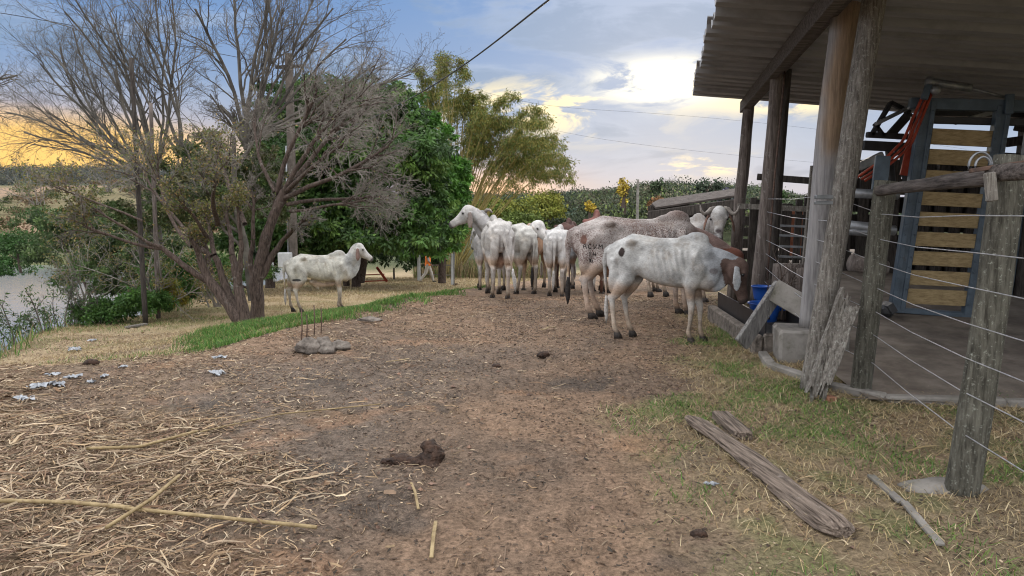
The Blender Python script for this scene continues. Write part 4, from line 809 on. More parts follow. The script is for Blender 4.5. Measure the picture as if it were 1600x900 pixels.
# top rail and the capping branch
o = fpart(realign(rough_post('rail', P3(1366, 298, 6.15), P3(1545, 276, 4.1), .042, .052, MT['dark_rail'], None, 10, .02, 81, .7, 16), P3(1545, 276, 4.1) - P3(1366, 298, 6.15)))
o = fpart(rough_post('rail', P3(1538, 272, 3.95), P3(1720, 262, 3.3), .044, .042, MT['dark_rail'], None, 10, .02, 91, .7, 12))
m = MB(); m.bar(P3(1538, 270, 3.86), P3(1545, 315, 3.86), .055, .03, up=(0, 1, 0), bev=.01); fpart(m.build('strap_block', MT['old_wood']))
m = MB(); m.bar(P3(1507, 268, 3.95), P3(1590, 255, 3.9), .035, .022, bev=.004); fpart(m.build('plate', MT['rusty']))
m = MB()
for rr_, sh in ((.062, 0), (.040, 4)):
    tt = np.linspace(-.25, math.pi + .2, 14); c_ = P3(1523 + sh, 262 - sh * .2, 3.96); m.tube([c_ + np.array([math.cos(q) * rr_, 0, math.sin(q) * rr_ * 1.25]) for q in tt], .0065, 6)
fpart(m.build('wire_loop', MT['grey_steel'], None, True))

# concrete footing by the near post
def rock(name, c, size, mat, seed, parent=None, amp=.35, n=12, k=16):
    ph = np.linspace(-1.5, 1.5, n); t = np.arange(k) * 2 * math.pi / k; U = np.stack([np.cos(ph)[:, None] * np.cos(t), np.cos(ph)[:, None] * np.sin(t), np.sin(ph)[:, None] + 0 * t], -1)
    nz = 1 + amp * (fbm(U[..., 0] * 1.7 + seed, U[..., 1] * 1.7 + seed * 3, U[..., 2] * 1.7, 4) - .5) * 2
    V = (U * nz[..., None] * np.array(size) / 2 + np.array(c)).reshape(-1, 3); i = np.arange(n - 1)[:, None] * k; j = np.arange(k)[None]; j2 = (j + 1) % k
    Q = np.stack([i + j, i + j2, i + k + j2, i + k + j], -1).reshape(-1, 4); V = np.concatenate([V, [np.mean(V[:k], 0)], [np.mean(V[-k:], 0)]]); jj = np.arange(k)
    T_ = np.concatenate([np.stack([np.full(k, n * k), (jj + 1) % k, jj], 1), np.stack([np.full(k, n * k + 1), (n - 1) * k + jj, (n - 1) * k + (jj + 1) % k], 1)])
    return link(name, make_mesh(name, V, [Q, T_], smooth=True), mat, parent)
p = G(1490, 785); tag(rock('concrete_footing', (p.x + .05, p.y + .02, p.z + .0), (.50, .22, .09), MT['concrete'], 5), 'broken pale concrete footing at the base of the near fence post', 'concrete')
# broken board stump leaning on the main post
m = empty('split_board', (2.72, 6.0, 0), 0, 'pair of splintered old boards leaning against the big post', 'timber'); m_root = m
def splint(p, q, w0, w1, th, seed, parent, name='board', mat='old_wood', ref=(0, 1, 0), n=16, jag=.25):
    p = np.asarray(p, float); q = np.asarray(q, float); T = unit(q - p); nrm = unit(np.cross(np.cross(T, ref), T)); L = np.cross(T, nrm); k = 9
    s = np.linspace(0, 1, n); u = np.linspace(-.5, .5, k); Vv = []
    for a in s:
        w_ = lerp(w0, w1, a) * (1 + .25 * (vnoise(a * 6 + seed, 1) - .5))
        for f, sg in ((u, 1), (u[::-1], -1)):
            for uu_ in f:
                e = 0
                if a in (0, 1): e = (vnoise(uu_ * 9 + seed * 2, a * 7) - .5) * jag
                th_ = th * (.5 + .35 * (vnoise(uu_ * 11 + seed, a * 3, sg) - .3))
                Vv.append(p + (q - p) * a + T * e + L * uu_ * w_ + nrm * sg * th_)
    K = 2 * k; Q = [[a * K + b_, a * K + (b_ + 1) % K, (a + 1) * K + (b_ + 1) % K, (a + 1) * K + b_] for a in range(n - 1) for b_ in range(K)]
    Q += [[a + x_ for x_ in (q_, q_ + 1, K - 2 - q_, K - 1 - q_)] for a in (0, (n - 1) * K) for q_ in range(k - 1)]
    o = link(name, make_mesh(name, np.array(Vv), np.array(Q), smooth=False), MT[mat], parent)
    if parent: o.location = tuple(-np.array(parent.location))
    return o
splint(P3(1284, 622, 6.02), P3(1322, 462, 6.2), .16, .10, .05, 3, m_root); splint(P3(1298, 610, 5.98), P3(1338, 470, 6.16), .09, .12, .03, 9, m_root, ref=(.5, .8, 0))

# ------------------------------------------------------------------ trough, block, props
tr = empty('feed_trough', (3.10, 9.15, 0), -R(4), 'low black feed trough with concrete sides beside the feeding cows', 'trough')
m = MB(); m.box((-.32, .1, .08), (.12, 2.6, .26), bev=.04); m.box((.32, .1, .1), (.12, 2.6, .3), bev=.04); m.box((0, -1.16, .1), (.52, .09, .26), bev=.03); m.build('trough_wall', MT['stone'], tr)
m = MB(); m.box((0, .1, .06), (.5, 2.5, .06)); m.box((-.235, .1, .24), (.02, 2.5, .34)); m.box((.235, .1, .26), (.02, 2.5, .36)); m.build('lining', MT['black_plastic'], tr)
def tub(p, r, h, lab):
    m = MB(); t = np.arange(24) * 2 * math.pi / 24; prof = [(.72, 0), (.86, .5), (.96, .96), (1.06, 1.0), (1.06, .93), (1.02, .93), (1.0, .97), (.92, .96), (.82, .5), (.66, .06), (0.01, .05)]
    V = np.array([[r * a * math.cos(q), r * a * math.sin(q), h * b_] for a, b_ in prof for q in t]); K = 24
    Q = [[i * K + j, i * K + (j + 1) % K, (i + 1) * K + (j + 1) % K, (i + 1) * K + j] for i in range(len(prof) - 1) for j in range(K)]
    m.add(V, Q); o = m.build('blue_tub', MT['water_tub'], None, True); o.location = p; tag(o, lab, 'tub', 'blue tubs along the trough')
p = np.array([3.02, 8.75, .26]); tub(tuple(p), .19, .22, 'blue plastic tub under the brown head of the young cow')
p = np.array([3.14, 9.22, .46]); tub(tuple(p), .13, .17, 'bright blue tub in the trough beside the dark posts')
p = np.array([3.22, 8.80, .38]); tub(tuple(p), .09, .11, 'small blue tub between the trough and the leaning slab')
o = MB().box((0, 0, .17), (.68, .60, .36), bev=.03).build('concrete_block', MT['concrete']); p = P3(1238, 555, 8.0); o.location = (p[0] + .12, 7.75, -.01); o.rotation_euler = (0, 0, -YW)
tag(o, 'square grey concrete block under the leaning slab', 'concrete block')
m = MB(); m.bar(P3(1163, 540, 7.75), P3(1222, 446, 7.9), .20, .05, up=(.5, -.8, 0), bev=.008); tag(m.build('leaning_board', MT['grey_post']), 'wide pale grey board leaning up from the ground to the slab', 'board')
m = MB(); m.bar(P3(1210, 452, 7.85), P3(1270, 486, 7.6), .05, .24, up=(0, .3, 1), bev=.01); tag(m.build('stone_slab', MT['concrete']), 'rough thick slab tilted down towards the grey posts', 'slab')
for px, w0, top, d in ((1234, .20, 412, 9.0), (1257, .10, 418, 8.8)):
    o = rough_post('wood_stump', P3(px, 500, d), P3(px, top, d), w0, w0 * .95, MT['brown_post'], None, 12, .01, px); tag(o, 'short sawn stump post in the corral behind the trough, ' + ('thicker one' if px < 1240 else 'thinner one'), 'stump')
# long rotten beam lying in the grass, and its short mate
a_, b_ = G(1082, 668, .04), G(1348, 868, .05)
s = np.linspace(0, 1, 40); P = np.array(a_) + (np.array(b_) - np.array(a_)) * s[:, None]; P[:, 2] = ground_z(P[:, 0], P[:, 1], False) + .045; P[:, 0] += .025 * np.sin(s * 5)
k = 20; t = np.arange(k) * 2 * math.pi / k; T = unit(np.gradient(P, axis=0)); A = unit(np.cross((0, 0, 1), T)); B = np.cross(T, A)
prof = lerp(.055, .082, s) * (1 + .3 * (fbm(s * 9, 0 * s, 3) - .5)); prof[0] *= .4; prof[1] *= .8; prof[-1] *= .55; prof[-2] *= .85
grain = 1 + .28 * (vnoise(t[None] * 2.2, 0, s[:, None] * 2) - .5) + .30 * (vnoise(t[None] * 5.5 + 9, 3, s[:, None] * 6) - .5)
V = P[:, None] + A[:, None] * (prof[:, None] * grain * np.cos(t))[..., None] * 1.15 + B[:, None] * (prof[:, None] * grain * np.sin(t))[..., None] * .62
i = np.arange(39)[:, None] * k; j = np.arange(k)[None]; Q = np.stack([i + j, i + (j + 1) % k, i + k + (j + 1) % k, i + k + j], -1).reshape(-1, 4)
V = np.concatenate([V.reshape(-1, 3), P[-1:], P[:1]]); jj = np.arange(k); Tt = np.concatenate([np.stack([np.full(k, 40 * k), 39 * k + jj, 39 * k + (jj + 1) % k], 1), np.stack([np.full(k, 40 * k + 1), (jj + 1) % k, jj], 1)])
MT['rot'] = nmat('rotten_end', (.10, .03, .015), (.22, .10, .05), 30, .95, .8)
lg = link('rotten_log', make_mesh('rotten_log', V, [Q, Tt], smooth=False), MT['log_wood']); realign(lg, Vector(b_) - Vector(a_)); tag(lg, 'long cracked rotten timber lying in the grass in the right foreground', 'log')
a_, b_ = G(1133, 660, .03), G(1172, 700, .03); m = MB(); m.bar(a_, b_, .13, .07, bev=.012); tag(realign(m.build('short_plank', MT['log_wood']), Vector(b_) - Vector(a_)), 'short grey plank offcut lying beside the long rotten timber', 'plank')
for q, (x0, y0, x1, y1, w_) in enumerate(((1380, 762, 1432, 812, .045), (1436, 812, 1500, 878, .04))):
    m = MB(); a_, b_ = G(x0, y0, .02), G(x1, y1, .02); m.bar(a_, b_, w_, .018, bev=.004); tag(m.build('white_lath', MT['concrete']), ('far' if q == 0 else 'near') + ' piece of broken pale lath in the grass right of the rotten timber', 'lath', 'pieces of a broken pale lath')
p = G(1308, 632, .02); m = MB(); m.box((0, 0, 0), (.10, .07, .05), bev=.012); o = m.build('brick_piece', nmat('brick', (.22, .10, .06), (.34, .17, .11), 10, .9, .4)); o.location = p; o.rotation_euler = (.1, .15, .4); tag(o, 'small broken red brick at the foot of the leaning boards', 'brick')
# dung
dr = G(652, 728)
dp = empty('dung_pile', (dr[0], dr[1], dr[2] - .01), 0, 'fresh dark cow dung heap in the middle of the track', 'dung')
m = MB()
def coil(c, r, th_, z, a0=0, a1=5.6):
    q = np.linspace(a0, a1, 16); m.tube([(c[0] + r * math.cos(a) * (1 + .1 * math.sin(3 * a)), c[1] + r * .8 * math.sin(a), z + .012 * math.sin(2 * a)) for a in q], np.full(16, th_) * (1 + .2 * np.sin(q * 3)), 10)
coil((-.01, -.02), .055, .032, .03, 0, 6.3); m.ball((.075, .035, .06), (.062, .055, .075)); m.ball((.095, .0, .05), (.04, .045, .055)); m.ball((.045, .05, .11), (.05, .035, .03)); m.ball((.07, -.06, .012), (.055, .04, .03))
for q_ in range(16): m.ball((-.12 + rng.normal(0, .035), rng.normal(0, .035), .012 + rng.uniform(0, .03)), np.array([.035, .03, .022]) * rng.uniform(.6, 1.3))
V, Fs = remeshed(m, .007, 2); V += (fbm(V[:, 0] * 30, V[:, 1] * 30, V[:, 2] * 30, 3) - .5)[:, None] * .03; link('heap', make_mesh('heap', V, Fs), MT['dung'], dp)
dp.scale = (1.12, 1.12, 1.05)
for k in range(9):
    a, r_ = rng.uniform(0, 6.28), rng.uniform(.14, .26); rock('dung_crumb', (-.05 + r_ * math.cos(a), r_ * .6 * math.sin(a), .008), np.array([.05, .045, .025]) * rng.uniform(.5, 1.3), MT['dung'], k, dp, .4, 6, 8)
for k, (px, py, sz, lab) in enumerate(((1105, 856, .085, 'round dark dung ball in the grass left of the rotten timber'), (132, 574, .16, 'dark dung lump far left among dry grass'), (712, 446, .26, 'old dung pat at the track edge near the herd'), (775, 232 + 340, .10, 'small flat dung crumb on the track before the herd'), (850, 560, .14, 'flat trodden dung patch in front of the young white cow'))):
    p = G(px, py); o = rock('dung_lump', (0, 0, 0), (sz, sz * .85, sz * .55), MT['dung'], k * 3 + 1, None, .45); o.location = (p.x, p.y, p.z + sz * .1); tag(o, lab, 'dung')
# stones at the track edge with iron rods
for k, (px, py, sx, sz, lab) in enumerate(((478, 556, .27, .20, 'round grey stone, leftmost of the heap by the iron rods'), (505, 556, .22, .17, 'middle stone of the small heap at the track edge'), (525, 549, .24, .13, 'flatter stone at the right end of the small heap'), (497, 545, .22, .16, 'pale stone at the back of the small heap'), (575, 520 - 18, .30, .10, 'flat half-buried stone on the green bank edge'))):
    p = G(px, py); o = rock('stone', (0, 0, 0), (sx, sx * .8, sz), MT['stone'], k * 7 + 2, None, .60, 16, 22); o.location = (p.x, p.y, p.z + sz * .22); tag(o, lab, 'stone', 'stones at the track edge')
for k, (px, y0, y1, lab) in enumerate(((466, 537, 484, 'leftmost thin rusty rod standing in the green grass'), (474, 533, 492, 'short rusty rod, second from the left'), (486, 528, 477, 'tallest rusty rod, second from the right'), (497, 524, 482, 'rightmost rusty rod by the stones'))):
    p = G(px, y0); tp = at(px + 2, y1, p.y); m = MB(); m.tube([np.array(p) - (0, 0, .1), (np.array(p) + np.array(tp)) / 2 + (.01, 0, 0), tp], .007, 6); tag(m.build('iron_rod', MT['rusty'], None, True), lab, 'rod', 'iron rods by the stones')
# cane stalks
def stalk(pts, r, lab, mat='cane'):
    P = np.array([G(a, b_, r * 1.3 + .012 + dz) for a, b_, dz in pts]); s = np.linspace(0, 1, 24); q = np.linspace(0, 1, len(P)); P = np.stack([np.interp(s, q, P[:, k]) for k in range(3)], 1)
    rr = r * (1 + .14 * (np.arange(24) % 4 == 0)); m = MB(); m.tube(P, rr, 8, flat=1.0 if len(pts) > 2 and abs(pts[0][0] - pts[-1][0]) > 100 else .3); tag(m.build('cane_stalk', MT[mat], None, True), lab, 'cane stalk', 'sugar cane stalks on the straw')
stalk([(-60, 815, .03), (80, 822, .03), (180, 832, .02)], .011, 'long yellow-green cane stalk at the lower left edge')
stalk([(170, 832, .02), (320, 843, .02), (482, 858, .02)], .010, 'yellow-green cane stalk at the bottom, continuing right of the long one')
stalk([(115, 725, .03), (200, 722, .03), (295, 692, .02)], .010, 'pale cane stalk in the middle of the straw')
stalk([(300, 692, .02), (430, 658, .01), (590, 643, .01)], .005, 'thin cane stalk reaching onto the bare track')
stalk([(140, 872, .05), (215, 820, .05), (262, 775, .04)], .010, 'pale split cane leaf crossing the stalk at lower left')
stalk([(668, 895, 0), (672, 865, .01), (676, 838, .0)], .010, 'short pale cane strip at the bottom centre of the track')
stalk([(637, 775, 0), (643, 790, .01), (648, 812, 0)], .008, 'small pale cane strip below the dung heap')
stalk([(848, 522, 0), (858, 519, .01), (868, 517, 0)], .018, 'white bone-like stick on the track before the herd')
stalk([(600, 574, 0), (618, 572, .01), (636, 569, 0)], .014, 'brown stick lying on the left of the track')
stalk([(1435, 722, 0), (1460, 718, .01), (1482, 714, 0)], .012, 'light stick in the grass near the fence')
# torn plastic scraps
for k, (px, py, sz) in enumerate(((20, 632, .10), (48, 612, .13), (78, 606, .10), (100, 600, .09), (130, 603, .07), (70, 590, .08), (150, 597, .06), (107, 552, .16), (136, 536, .10), (332, 594, .11), (335, 566, .08), (183, 580, .07), (1122, 780, .05))):
    p = G(px, py); n_ = 11; u, v = np.meshgrid(np.linspace(-.5, .5, n_), np.linspace(-.5, .5, n_)); V = np.stack([u * sz * 1.3 * (1 + 1.4 * (vnoise(v * 7, k) - .5)), v * sz * .8 * (1 + 1.4 * (vnoise(u * 7, k + 5) - .5)), .004 + .05 * vnoise(u * 9 + k, v * 9) * (sz / .1)], -1).reshape(-1, 3)
    i, j = np.meshgrid(np.arange(n_ - 1), np.arange(n_ - 1), indexing='ij'); a = i * n_ + j; Q = np.stack([a, a + 1, a + n_ + 1, a + n_], -1).reshape(-1, 4)
    if k == 0: MT['plastic_scrap'] = nmat('plastic_scrap', (.22, .24, .27), (.42, .44, .47), 20, .5, .1)
    o = link('plastic_scrap', make_mesh('plastic_scrap', V, Q), MT['plastic_scrap']); o.location = p; o.rotation_euler = (0, 0, k * 1.3)
    tag(o, ['grey plastic scrap cut closest to the left picture edge, lowest of the row', 'widest crumpled grey plastic scrap at the left of the straw', 'grey plastic scrap right of the widest one', 'grey plastic scrap in the middle of the scrap row at left', 'grey plastic scrap at the right end of the scrap row', 'grey plastic scrap just above the row of scraps at left', 'small grey plastic scrap beyond the right end of the scrap row', 'flat pale plastic sheet scrap in dry grass near the pond bank', 'pale plastic scrap furthest back, by the pond bank', 'crumpled plastic scrap alone on dirt left of the stones', 'smaller plastic scrap behind the lone crumpled one', 'small plastic scrap beside the dark dung lump at left', 'small grey plastic scrap in the grass left of the rotten timber'][k], 'plastic', 'torn plastic scraps in the dry grass' if k < 12 else None)

# ------------------------------------------------------------------ squeeze chute
def ch(px, py, d): return P3(px, py, d)
chute = empty('cattle_chute', (5.2, 9, .3), 0, 'tall blue steel cattle squeeze chute with nine yellow timber slats and hydraulic arm', 'chute')
def cp(m, name, mat, smooth=False):
    o = m.build(name, MT[mat], chute, smooth); o.location = (-5.2, -9, -.3); return o
def dd(px): return 9.15 - (px - 1400) * .0016      # the chute front faces along E2
for (b0, t0, w_) in (((1406, 484), (1436, 163), .17), ((1521, 492), (1551, 170), .15)):
    m = MB(); pb, pt = P3(*b0, dd(b0[0])), P3(*t0, dd(t0[0])); m.bar(pb, pt, .12, w_, up=E2, bev=.006); m.bar(pb - E1 * .07 - E2 * .05, pt - E1 * .07 - E2 * .05, .012, .05, up=E2); m.bar(pb - E1 * .07 + E2 * .05, pt - E1 * .07 + E2 * .05, .012, .05, up=E2)
    for q in np.linspace(.05, .95, 18): c_ = lerp(pb, pt, q) - E1 * .082; m.ball(c_ + E2 * .055, .012, 6, 4); m.ball(c_ - E2 * .055, .012, 6, 4)
    cp(m, 'column', 'blue_steel')
m = MB(); pb, pt = P3(1575, 492, 10.3), P3(1600, 165, 10.2); m.bar(pb, pt, .1, .12, up=E2, bev=.006); cp(m, 'column', 'blue_steel')
m = MB(); m.bar(P3(1408, 166, dd(1408)), P3(1640, 172, dd(1640)), .12, .13, bev=.006); cp(m, 'top_beam', 'blue_steel')
m = MB(); m.bar(P3(1412, 190, dd(1412) + .1), P3(1640, 196, dd(1640) + .1), .10, .08, bev=.006); cp(m, 'front_beam', 'black_steel'); m = MB(); m.bar(P3(1420, 178, 10.6), P3(1640, 182, 10.4), .1, .12); cp(m, 'rear_beam', 'black_steel')
m = MB(); m.bar(P3(1400, 484, dd(1400)), P3(1535, 494, dd(1535)), .14, .06, bev=.006); cp(m, 'base_rail', 'blue_steel')
pys = [(203, 227), (234, 257), (266, 287), (299, 320), (330, 352), (361, 383), (391, 413), (421, 444), (450, 474)]
for k, (ya, yb) in enumerate(pys):
    yc = (ya + yb) / 2; xs = 1438 - (yc - 215) * .105; xe = 1543 - (yc - 215) * .085; m = MB()
    m.bar(P3(xs, yc, dd(xs) - .02), P3(xe, yc + 5, dd(xe) - .02), .045, (yb - ya) / FPX * 9.05, bev=.006); cp(m, 'slat', 'plank_yellow')
m = MB(); a_, b_ = P3(1438, 134, 8.9), P3(1500, 143, 8.9); m.ball(a_, .065, 12, 7); m.tube([a_, b_], .048, 12); m.tube([b_, P3(1556, 157, 8.85)], .018, 8); m.ball(P3(1447, 146, 8.8), .06, 10, 6); cp(m, 'hydraulic_cylinder', 'grey_steel', True)
m = MB(); m.bar(P3(1561, 182, 8.8), P3(1561, 152, 8.8), .05, .09, up=E2, bev=.006); m.bar(P3(1430, 160, 8.85), P3(1436, 138, 8.85), .06, .07, up=E2, bev=.006); cp(m, 'lug', 'blue_steel')
for off in (0, .05, .09):
    m = MB(); P = [P3(1430, 150, 9.0), P3(1416, 185 + off * 60, 8.95), P3(1402, 222 + off * 90, 8.9), P3(1378, 247 + off * 60, 8.85), P3(1356, 262 + off * 80, 8.9), P3(1334, 278 + off * 60, 9.0)]
    s = np.linspace(0, 1, 20); P = np.array(P); P = np.stack([np.interp(s, np.linspace(0, 1, 6), P[:, q]) for q in range(3)], 1); m.tube(P + np.array([off, 0, 0]), .017, 8); cp(m, 'hose', 'red_rubber', True)
for (x0, y0, x1, y1, w_, d0, mt) in ((1345, 213, 1424, 217, .07, 9.6, 'black_steel'), (1340, 229, 1420, 233, .12, 9.7, 'black_steel'), (1352, 215, 1380, 164, .05, 9.6, 'black_steel'), (1378, 164, 1410, 180, .05, 9.6, 'black_steel'), (1358, 197, 1408, 172, .045, 9.5, 'grey_steel'), (1356, 196, 1372, 216, .04, 9.6, 'black_steel'), (1380, 215, 1410, 180, .10, 9.7, 'black_steel'), (1402, 235, 1414, 300, .10, 9.7, 'black_steel'), (1380, 232, 1390, 300, .08, 9.9, 'black_steel'), (1340, 268, 1425, 225, .05, 9.7, 'black_steel'), (1335, 262, 1372, 244, .10, 9.4, 'grey_steel'), (1480, 195, 1540, 178, .06, 10.0, 'grey_steel')):
    m = MB(); m.bar(P3(x0, y0, d0), P3(x1, y1, d0), .07, w_, bev=.008); cp(m, 'linkage_bar', mt)
m = MB(); m.bar(P3(1372, 245, 8.6), P3(1368, 300, 8.6), .06, .16, up=E2, bev=.006); cp(m, 'control_post', 'blue_steel')
m = MB(); m.bar(P3(1406, 275, 9.3), P3(1420, 195, 9.3), .04, .10, up=E2); cp(m, 'red_lever', 'red_rubber')
m = MB(); m.bar(P3(1389, 484, 8.9), P3(1398, 478, 8.9), .2, .12); m.ball(P3(1391, 486, 8.9), .09, 10, 6); cp(m, 'foot', 'black_steel'); m = MB(); m.box(P3(1510, 500, 9.2), (.7, .3, .12), bev=.02); cp(m, 'foot_plate', 'black_steel')
for k, (x0, y0, x1, y1, rr_) in enumerate(((1325, 302, 1398, 305, .055), (1325, 352, 1396, 360, .06), (1330, 410, 1385, 420, .10), (1320, 360, 1372, 364, .05))):
    m = MB(); m.tube([P3(x0, y0, 8.6), P3(x1, y1, 8.6)], rr_, 14); cp(m, 'tank_pipe', 'grey_steel' if k != 2 else 'brown_post', True)

# corral of dark planks behind the chute
corral = empty('timber_corral', (0, 0, 0), 0, 'dark timber corral of posts and rails behind the chute and trough', 'corral')
def pl(x0, y0, d0, x1, y1, d1, w_, th_, mat='dark_wood', name='rail', up=(0, 0, 1)):
    m = MB(); m.bar(P3(x0, y0, d0), P3(x1, y1, d1), th_, w_, up=up, bev=.006); return m.build(name, MT[mat], corral)
for k, (x0, x1, y0, y1) in enumerate(((1300, 1640, 262, 272), (1300, 1640, 290, 298), (1300, 1650, 318, 326), (1300, 1650, 346, 354), (1300, 1650, 376, 386), (1300, 1650, 408, 418), (1300, 1650, 436, 446))):
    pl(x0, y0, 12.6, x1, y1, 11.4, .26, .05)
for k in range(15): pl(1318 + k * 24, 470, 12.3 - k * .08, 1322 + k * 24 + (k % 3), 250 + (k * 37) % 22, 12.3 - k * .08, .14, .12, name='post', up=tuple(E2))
for (x0, y0, x1, y1) in ((1572, 200, 1640, 210), (1560, 225, 1640, 215), (1540, 246, 1640, 252), (1566, 300, 1660, 306), (1566, 340, 1660, 346), (1566, 380, 1660, 386), (1566, 420, 1660, 424)): pl(x0, y0, 10.8, x1, y1, 10.4, .13, .06)
pl(1590, 500, 10.9, 1598, 165, 10.9, .25, .2, name='post', up=tuple(E2)); pl(1625, 500, 10.2, 1635, 165, 10.2, .6, .2, name='post', up=tuple(E2))
# rails and posts seen between the roof posts
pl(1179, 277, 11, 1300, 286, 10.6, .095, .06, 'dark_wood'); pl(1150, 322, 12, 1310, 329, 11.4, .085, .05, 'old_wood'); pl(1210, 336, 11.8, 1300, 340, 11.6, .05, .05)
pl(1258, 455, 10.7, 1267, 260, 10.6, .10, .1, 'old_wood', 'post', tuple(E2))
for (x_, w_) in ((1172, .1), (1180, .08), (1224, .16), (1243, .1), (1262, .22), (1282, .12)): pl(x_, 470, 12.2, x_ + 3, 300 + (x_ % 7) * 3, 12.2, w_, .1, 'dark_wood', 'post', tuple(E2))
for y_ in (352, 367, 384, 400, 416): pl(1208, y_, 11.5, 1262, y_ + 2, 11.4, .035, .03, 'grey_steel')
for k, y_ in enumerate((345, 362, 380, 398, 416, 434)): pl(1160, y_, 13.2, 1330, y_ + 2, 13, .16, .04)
m = MB(); m.bar(P3(1240, 330, 13), P3(1240, 400, 13), .05, .36, up=tuple(E2)); o = m.build('rusty_barrel', nmat('rust_orange', (.20, .07, .04), (.34, .14, .08), 6, .8, .1)); tag(o, 'rusty orange sheet standing behind the corral rails', 'metal sheet')
# low lean-to with a sloping dark tiled roof behind the cows
lt = empty('low_shelter', tuple(P3(1085, 400, 17)), 0, 'low collapsed shelter roof of dark sheets behind the horned cow', 'shelter'); off = -np.array(P3(1085, 400, 17))
def lp(m, nm, mt): o = m.build(nm, MT[mt], lt); o.location = tuple(off); return o
m = MB(); 
for k in range(9):
    d = 16 + k * .42; m.bar(P3(1020 + k * 1.2, 322 - k * .8, d), P3(1152 + k * 1, 302 - k * .6, d), .40, .05, up=(0, -.25, 1), bev=.01)
lp(m, 'roof', 'dark_rail')
m = MB(); m.bar(P3(1012, 338, 15.8), P3(1156, 318, 15.6), .12, .22, bev=.02); lp(m, 'beam', 'dark_wood'); m = MB(); m.bar(P3(1014, 330, 16.5), P3(1156, 330, 16.3), .12, .3, bev=.02); lp(m, 'beam', 'dark_wood')
for x_ in (1016, 1085, 1150): m = MB(); m.bar(P3(x_, 440, 16.2), P3(x_, 322, 16.2), .14, .14, up=tuple(E2)); lp(m, 'post', 'dark_wood')
# ------------------------------------------------------------------ trees
def polyline(p, d, L, n, wob, grav, g):
    pts = [np.array(p, float)]; d = unit(d)
    for k in range(n - 1):
        d = unit(d + g.normal(0, wob, 3) + np.array([0, 0, grav])); pts.append(pts[-1] + d * L / (n - 1))
    return np.array(pts)
def grow(starts, levels, g):
    """starts: list of (p,d,L,r); levels: list of dict(n, L, ang, wob, grav, r, lo)"""
    out = []; cur = starts
    for lv, sp in enumerate(levels):
        nxt = []; n = sp.get('pts', 6); Ps, Rs = [], []
        for (p, d, L, r) in cur:
            P = polyline(p, d, L, n, sp['wob'], sp['grav'], g); rr = np.linspace(r, max(r * sp.get('taper', .45), .0025), n); Ps.append(P); Rs.append(rr)
            if lv + 1 < len(levels):
                nx = levels[lv + 1]; kids = nx['n']; kids = int(kids) + (g.random() < kids % 1)
                for q in range(kids):
                    s = nx['lo'] + (1 - nx['lo']) * ((q + g.random()) / kids); i = min(int(s * (n - 1)), n - 2); f = s * (n - 1) - i
                    pp = P[i] * (1 - f) + P[i + 1] * f; dd_ = unit(P[i + 1] - P[i]); a = nx['ang'] * g.uniform(.6, 1.3); sd = unit(np.cross(dd_, g.normal(size=3)))
                    nd = dd_ * math.cos(a) + sd * math.sin(a); nd = nd * np.array(nx.get('sq', (1, 1, 1)))
                    nxt.append((pp, nd, L * nx['L'] * g.uniform(.65, 1.25) * (1 - .35 * s), rr[i] * nx['r'] * g.uniform(.8, 1.1)))
        out.append((np.array(Ps), np.array(Rs))); cur = nxt
    return out
def tree_mesh(out, lo, hi, sides):
    V, Q, n = [], [], 0
    for k in range(lo, hi):
        v, q = tubes(out[k][0], out[k][1], sides[k]); V.append(v); Q.append(q + n); n += len(v)
    return np.concatenate(V), np.concatenate(Q)
def bare_tree(base, label, stems, levels, seed, mats=('bark', 'twig'), split=2, group=None, leafn=0, leafcol=None, leafsize=(.05, .025), bare=()):
    g = np.random.default_rng(seed); root = empty('bare_tree', tuple(base), 0, label, 'tree', group); b0 = np.array(base)
    out = grow([(p, d, L, r) for p, d, L, r in stems], levels, g); out = [(P - b0, r) for P, r in out]
    sd = [10, 7, 5, 4, 3, 3, 3]
    V, Q = tree_mesh(out, 0, split, sd)
    for ch in bare:      # bare lower stems: chains of (px, py, d, radius)
        P = np.array([P3(a, b_, c_) for a, b_, c_, _ in ch]) - b0; rr = np.array([q_[3] for q_ in ch]); q0 = np.linspace(0, 1, len(P)); q1 = np.linspace(0, 1, 4 * len(P)); P = np.stack([np.interp(q1, q0, P[:, k]) for k in range(3)], 1)
        P[1:-1] = (P[:-2] + 2 * P[1:-1] + P[2:]) / 4; P += np.stack([fbm(q1 * 7, 0 * q1 + P[0, 0] * 9, 0, 2) - .5, 0 * q1, fbm(q1 * 7, 0 * q1 + 5, P[0, 0], 2) - .5], 1) * .05; rr = np.interp(q1, q0, rr) * (1 + .25 * (fbm(q1 * 9, 0 * q1 + ch[0][0], 0, 2) - .5)); v, q = tubes(P[None], rr[None], 12); Q = np.concatenate([Q, q + len(V)]); V = np.concatenate([V, v])
    link('trunk', make_mesh('trunk', V, Q), MT[mats[0]], root)
    V, Q = tree_mesh(out, split, len(out), sd); link('branches', make_mesh('branches', V, Q), MT[mats[1]], root)
    if leafn:
        tips = out[-1][0][:, -2:].reshape(-1, 3); tips = tips[g.integers(0, len(tips), leafn)] + g.normal(0, .05, (leafn, 3))
        c = np.array(leafcol)[g.integers(0, len(leafcol), leafn)] * g.uniform(.6, 1.3, leafn)[:, None]; V, Q, c = leaves(tips, leafsize[0], leafsize[1], col=c); link('leaves', make_mesh('leaves', V, Q, c, False), MT['leaf'], root)
    return root, out
def S(px0, py0, d0, px1, py1, d1, r):
    a, b_ = P3(px0, py0, d0), P3(px1, py1, d1); return (a, b_ - a, float(np.linalg.norm(b_ - a)), r)
